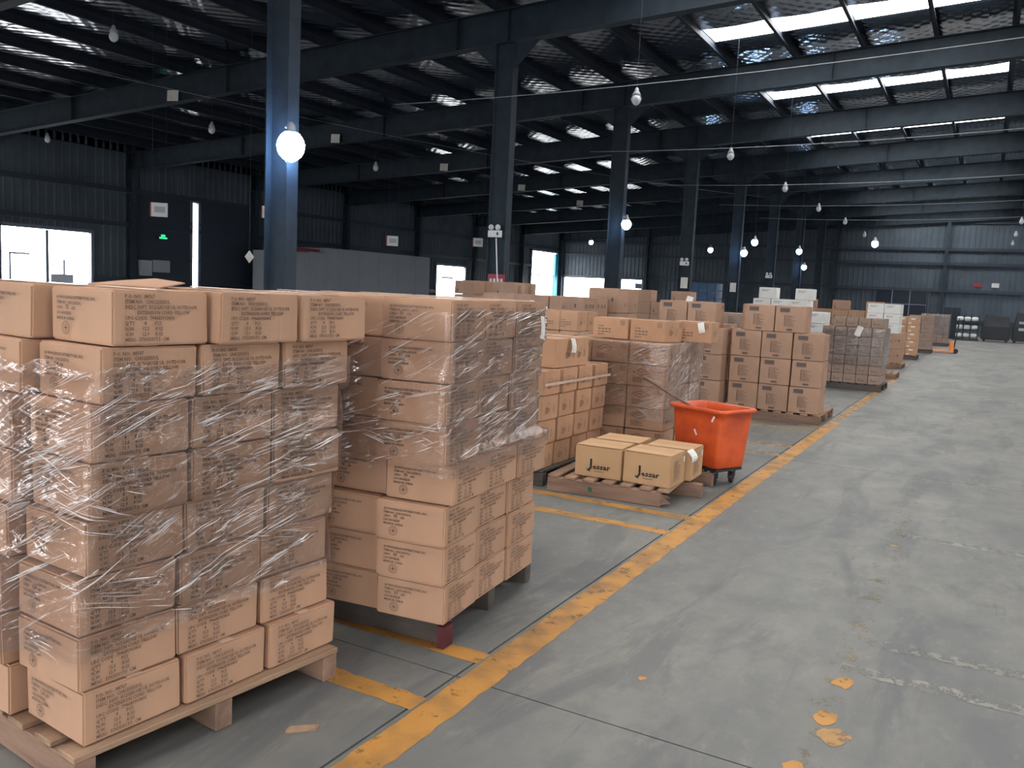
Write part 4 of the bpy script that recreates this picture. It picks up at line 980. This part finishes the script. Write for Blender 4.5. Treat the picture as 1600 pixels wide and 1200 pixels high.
def covered(x, y, w, h, label, bar):
    r = thing('covered_machine', label, 'machine', (x, y, 0))
    MB().box(-w/2, w/2, -.5, .5, .10, h*.55).build('body', M['machine'], r, bevel=.05, seg=2)
    MB().add([(-w/2+.05,-.45,h*.55),(w/2-.05,-.45,h*.55),(w/2-.05,.45,h*.55),(-w/2+.05,.45,h*.55),(-w/2+.15,-.3,h),(w/2-.1,-.3,h*.92),(w/2-.1,.3,h*.92),(-w/2+.15,.3,h)], [(4,5,6,7),(0,1,5,4),(1,2,6,5),(2,3,7,6),(3,0,4,7)]).build('cover', M['machine'], r, bevel=.03)
    for z in bar: MB().box(-w*.28, w*.30, -.53, -.5, z-.07, z+.07).build('light_strip', M['partition'], r, bevel=.01)
    for s in (-1, 1):
        for t in (-.35, .35): MB().tube([(s*w*.38, t-.03, .06), (s*w*.38, t+.03, .06)], .06, 12).build('wheel', M['black'], r)
covered(.42, 51.8, 1.35, 1.45, 'black covered machine beside the rack of white rolls', ())
covered(1.75, 51.9, 1.15, 1.62, 'black machine with two pale strips at the right edge', (.72, 1.06))
gp = thing('grey_cabinet', 'grey-green metal cabinet between the farthest pile and the roll rack', 'cabinet', (-1.75, 52.6, 0))
MB().box(-.45, .45, -.3, .3, .04, 1.75).build('body', M['wallsheet'], gp, bevel=.008); MB().box(-.42, -.01, -.315, -.3, .08, 1.7).build('door', M['steel'], gp); MB().box(.01, .42, -.315, -.3, .08, 1.7).build('door', M['steel'], gp); MB().box(-.45, .45, -.28, .28, 0, .04).build('plinth', M['blackmetal'], gp)

# ------------------------------------------------------------------ lamps, signs, cables
def lamp(x, y, z, top, lit, label, group, hang=True, r=.13, sc=.62):
    o = thing('lit_lamp' if lit else 'pendant_lamp', label, 'lamp', (x, y, z), 0, group)
    MB().lathe([(.02,.30), (.05,.27), (.06,.20), (.09,.17), (.11,.12), (.105,.09)], 14).build('lamp_cap', M['lampmetal'], o, smooth=True)
    prof = [(r*math.cos(a), r*math.sin(a)*1.1 - .02) for a in [(-80 + 20*i)*PI/180 for i in range(8)]]
    MB().lathe([(.015, prof[0][1]-.01)] + prof, 18).build('globe', (M['bulb'] if r == .19 else M['bulb_far']) if lit else M['glass_off'], o, smooth=True)
    for q in range(4):
        a = q*PI/2 + .4; MB().tube([(.11*math.cos(a), .11*math.sin(a), .11), ((r+.02)*math.cos(a), (r+.02)*math.sin(a), 0), (.06*math.cos(a), .06*math.sin(a), -r*1.25)], .005, 5).build('guard_wire', M['lampmetal'], o)
    if hang: MB().tube([(0,0,.29), (0,0,(top-z-.03)/sc)], .007, 5).build('cord', M['wallgirt'], o)
    else: MB().tube([(0,0,.25), (-.10,0,.25), (-.02/sc,.20/sc,.16)], .02, 6).build('mount', M['lampmetal'], o)
    o.scale = (sc, sc, sc)
for i, (y, z) in enumerate(((9.2, 3.42), (21.7, 3.44), (34.2, 3.42), (46.7, 3.42))):
    lamp(-8.62, y - .22, z, 0, True, 'glowing round lamp on the steel columns, %s from the camera' % ORD[i+1], 'lit lamps along the columns', False, .19 if i == 0 else .16, 1.0 if i == 0 else .8)
for i, (x, y, z) in enumerate(((-20, 44.7, 4.4), (-8.0, 33.0, 3.78), (-7.4, 38.5, 3.78), (-12, 40.9, 3.9), (-4.0, 35.1, 3.93))):
    lamp(x, y, z, zr(x), True, 'distant glowing pendant lamp, %s of the far cluster from the left' % ('first','third','fourth','second','fifth')[i], 'far lit pendant lamps', True, .15, .8)
for i, (y, z) in enumerate(((13.8, 4.85), (19.8, 4.85), (25.8, 4.85), (31.4, 4.85), (37.6, 4.95), (43.9, 4.9))):
    lamp(-5.5, y, z, zr(-5.5), False, 'unlit caged pendant lamp over the pallets, %s from the camera' % ORD[i+1], 'unlit caged lamps over the pallets')
for i, (x, y, z) in enumerate(((.8, 40, 5.2), (.75, 46, 5.15), (.75, 52, 5.15))):
    lamp(x, y, z, zr(x), False, 'unlit pendant lamp at the right edge, %s of three' % ('top','middle','lowest')[i], 'unlit lamps at the right edge')
for i, (x, y, z, lb) in enumerate(((-14, 10.15, 5.7, 'large unlit caged lamp under the bright foil at top left'), (-25, 15.9, 5.35, 'small unlit lamp by the left wall under the first beam'), (-17, 15.0, 5.1, 'unlit lamp left of the nearest column'), (-17, 21.4, 5.1, 'unlit lamp right of the nearest column'))):
    lamp(x, y, z, zr(x), False, lb, 'unlit lamps on the left')
def cable(p, q, sag, label, r=.006, n=14):
    p = Vector(p); q = Vector(q); pts = [p.lerp(q, i/n) - Vector((0,0,sag*4*(i/n)*(1-i/n))) for i in range(n+1)]
    o = MB().tube(pts, r, 5).build('cable', M['wire']); tag(o, label, 'cable', 'cables under the roof')
for i, (y, z0, z1) in enumerate(((13.75, 5.0, 5.45), (19.75, 5.0, 5.3), (25.75, 4.95, 5.2), (31.35, 4.95, 5.15), (37.55, 5.05, 5.2))):
    cable((-9 if i else -10.5, y, z0 + .05), (6, y, z1 + .35), .25, 'thin cable across the aisle at the %s caged lamp' % ORD[i+1])
cable((-18.9, 9.35, 6.05), (-9.6, 40.2, 6.3), .35, 'long thin cable along the left of the column row')
# paper numbers stuck on the beams
for i, y in enumerate(COLY[6:11]):
    w, h = (.42, .27) if i == 0 else (.36, .27)
    o = MB().box(-w/2, w/2, -.004, 0, -h/2, h/2).build('paper_sign', M['paper'], None, loc=(-18.8, y - .126, zb(-18.8) + .16), rz=0)
    o.rotation_euler = (0, .06, 0); tag(o, 'pale paper sheet on the %s roof beam' % ORD[i+1], 'paper sign', 'paper sheets on the beams')
# hanging exit signs
for i, (x, y, z) in enumerate(((-16, 12.7, 2.93), (-16, 15.95, 3.2), (-16, 21.05, 2.85), (-16, 26.0, 3.15))):
    r = thing('hanging_sign', 'small white and red sign hanging on two wires, %s from the left' % ORD[i+1], 'sign', (x, y, z), math.radians(42), 'hanging signs on the left')
    MB().box(-.17, .17, -.02, .02, -.15, .15).build('plate', M['white'], r, bevel=.004); MB().box(-.19, -.165, -.025, .025, -.15, .15).build('red_edge', M['red'], r); MB().box(-.10, .12, -.024, -.0195, -.06, .07).build('picture', M['partition'], r)
    for s in (-.14, .14): MB().tube([(s,0,.15), (s,0,zr(x)-z+.0)], .003, 4).build('wire', M['wallgirt'], r)
es = thing('exit_sign', 'small glowing green exit sign on the dark left wall', 'sign', (XL+.5, 22.9, 2.95), 0)
MB().box(-.03, .03, -.2, .2, -.1, .1).build('housing', M['wallgirt'], es); MB().box(.03, .034, -.18, .18, -.08, -.02).build('lit_panel', M['green'], es); MB().box(.03, .034, -.10, .09, .0, .08).build('lit_panel', M['green'], es)
MB().box(-.45, -.03, -.02, .02, -.02, .02).build('bracket', M['wallgirt'], es)
cb = thing('switch_cabinet', 'grey switch box on the dark left wall beneath the green sign', 'cabinet', (XL+.34, 22.2, 1.75)); MB().box(-.12, .12, -.25, .25, -.35, .25).build('body', M['partition'], cb, bevel=.01); MB().box(-.10, .10, .3, 1.1, -.2, .28).build('panel', M['partition'], cb, bevel=.01); MB().box(-.34, -.1, -.2, 1.0, -.1, .0).build('bracket', M['wallgirt'], cb)
# emergency lights and notices on the columns
for i, y in ((1, COLY[6]), (3, COLY[8]), (5, COLY[10])):
    z = 2.72
    r = thing('emergency_light', 'white twin-head emergency light on the %s steel column' % ORD[i+1], 'lamp', (-9, y - .112, z), 0, 'emergency lights on the columns')
    MB().box(-.15, .15, -.10, -.02, -.10, .04).build('housing', M['white'], r, bevel=.008); MB().box(.06, .10, -.104, -.10, -.06, .0).build('indicator', M['black'], r)
    MB().box(-.215, .215, -.02, .0, -.05, .0).build('bracket', M['steel'], r)
    for s in (-.08, .08):
        hd = MB().lathe([(.02,-.02), (.055,.0), (.06,.03), (.05,.035)], 12); 
        for q, v in enumerate(hd.v): hd.v[q] = (v[0] + s, -v[2] - .07, v[1] + .10)
        hd.build('lamp_head', M['glass_off'], r, smooth=True)
rp = MB().box(-.2, .2, -.01, .01, -.15, .15).build('red_notice', M['red'], None, loc=(-8.95, COLY[6] - .125, 1.72)); tag(rp, 'red and white notice plate low on the second steel column', 'notice')
for q in range(4): MB().box(-.15+.085*q, -.10+.085*q, -.013, -.0095, -.08, .06).build('printed_text', M['white'], rp)
for i, y in ((3, COLY[8]), (4, COLY[9])):
    o = MB().box(-.12, .12, -.006, 0, -.18, .18).build('column_notice', M['paper'], None, loc=(-8.98, y - .115, 2.05)); tag(o, 'white paper notice on the %s steel column' % ORD[i+1], 'notice', 'paper notices on the columns')
for x, c, lb in ((.2, 'white', 'small white notice on the far end wall'), (-.75, 'red', 'small red notice on the far end wall')):
    o = MB().box(-.2, .2, -.02, 0, -.13, .13).build('wall_notice', M[c], None, loc=(x, YB - .05, 3.15)); tag(o, lb, 'notice')
pl = MB().tube([(-8.95, COLY[6]-.2, 2.6), (-8.85, COLY[6]-.22, 1.5), (-8.80, COLY[6]-.24, 0)], .012, 6).build('conduit', M['white']); tag(pl, 'thin white pole leaning at the second steel column', 'pole')
tg = MB().add([(0,0,.14),(.10,0,0),(0,0,-.14),(-.10,0,0)], [(0,1,2,3)]).build('paper_diamond', M['paper'], None, loc=(-14, 13.4, 2.0)); tg.rotation_euler = (0,0,.6); mo = tg.modifiers.new('t', 'SOLIDIFY'); mo.thickness = .004
tag(tg, 'white and red paper diamond hanging left of the nearest column', 'paper sign'); tgw = MB().tube([(0,0,.13), (0,0,zr(-14)-2.0-.03)], .003, 4).build('string', M['wallgirt'], tg)
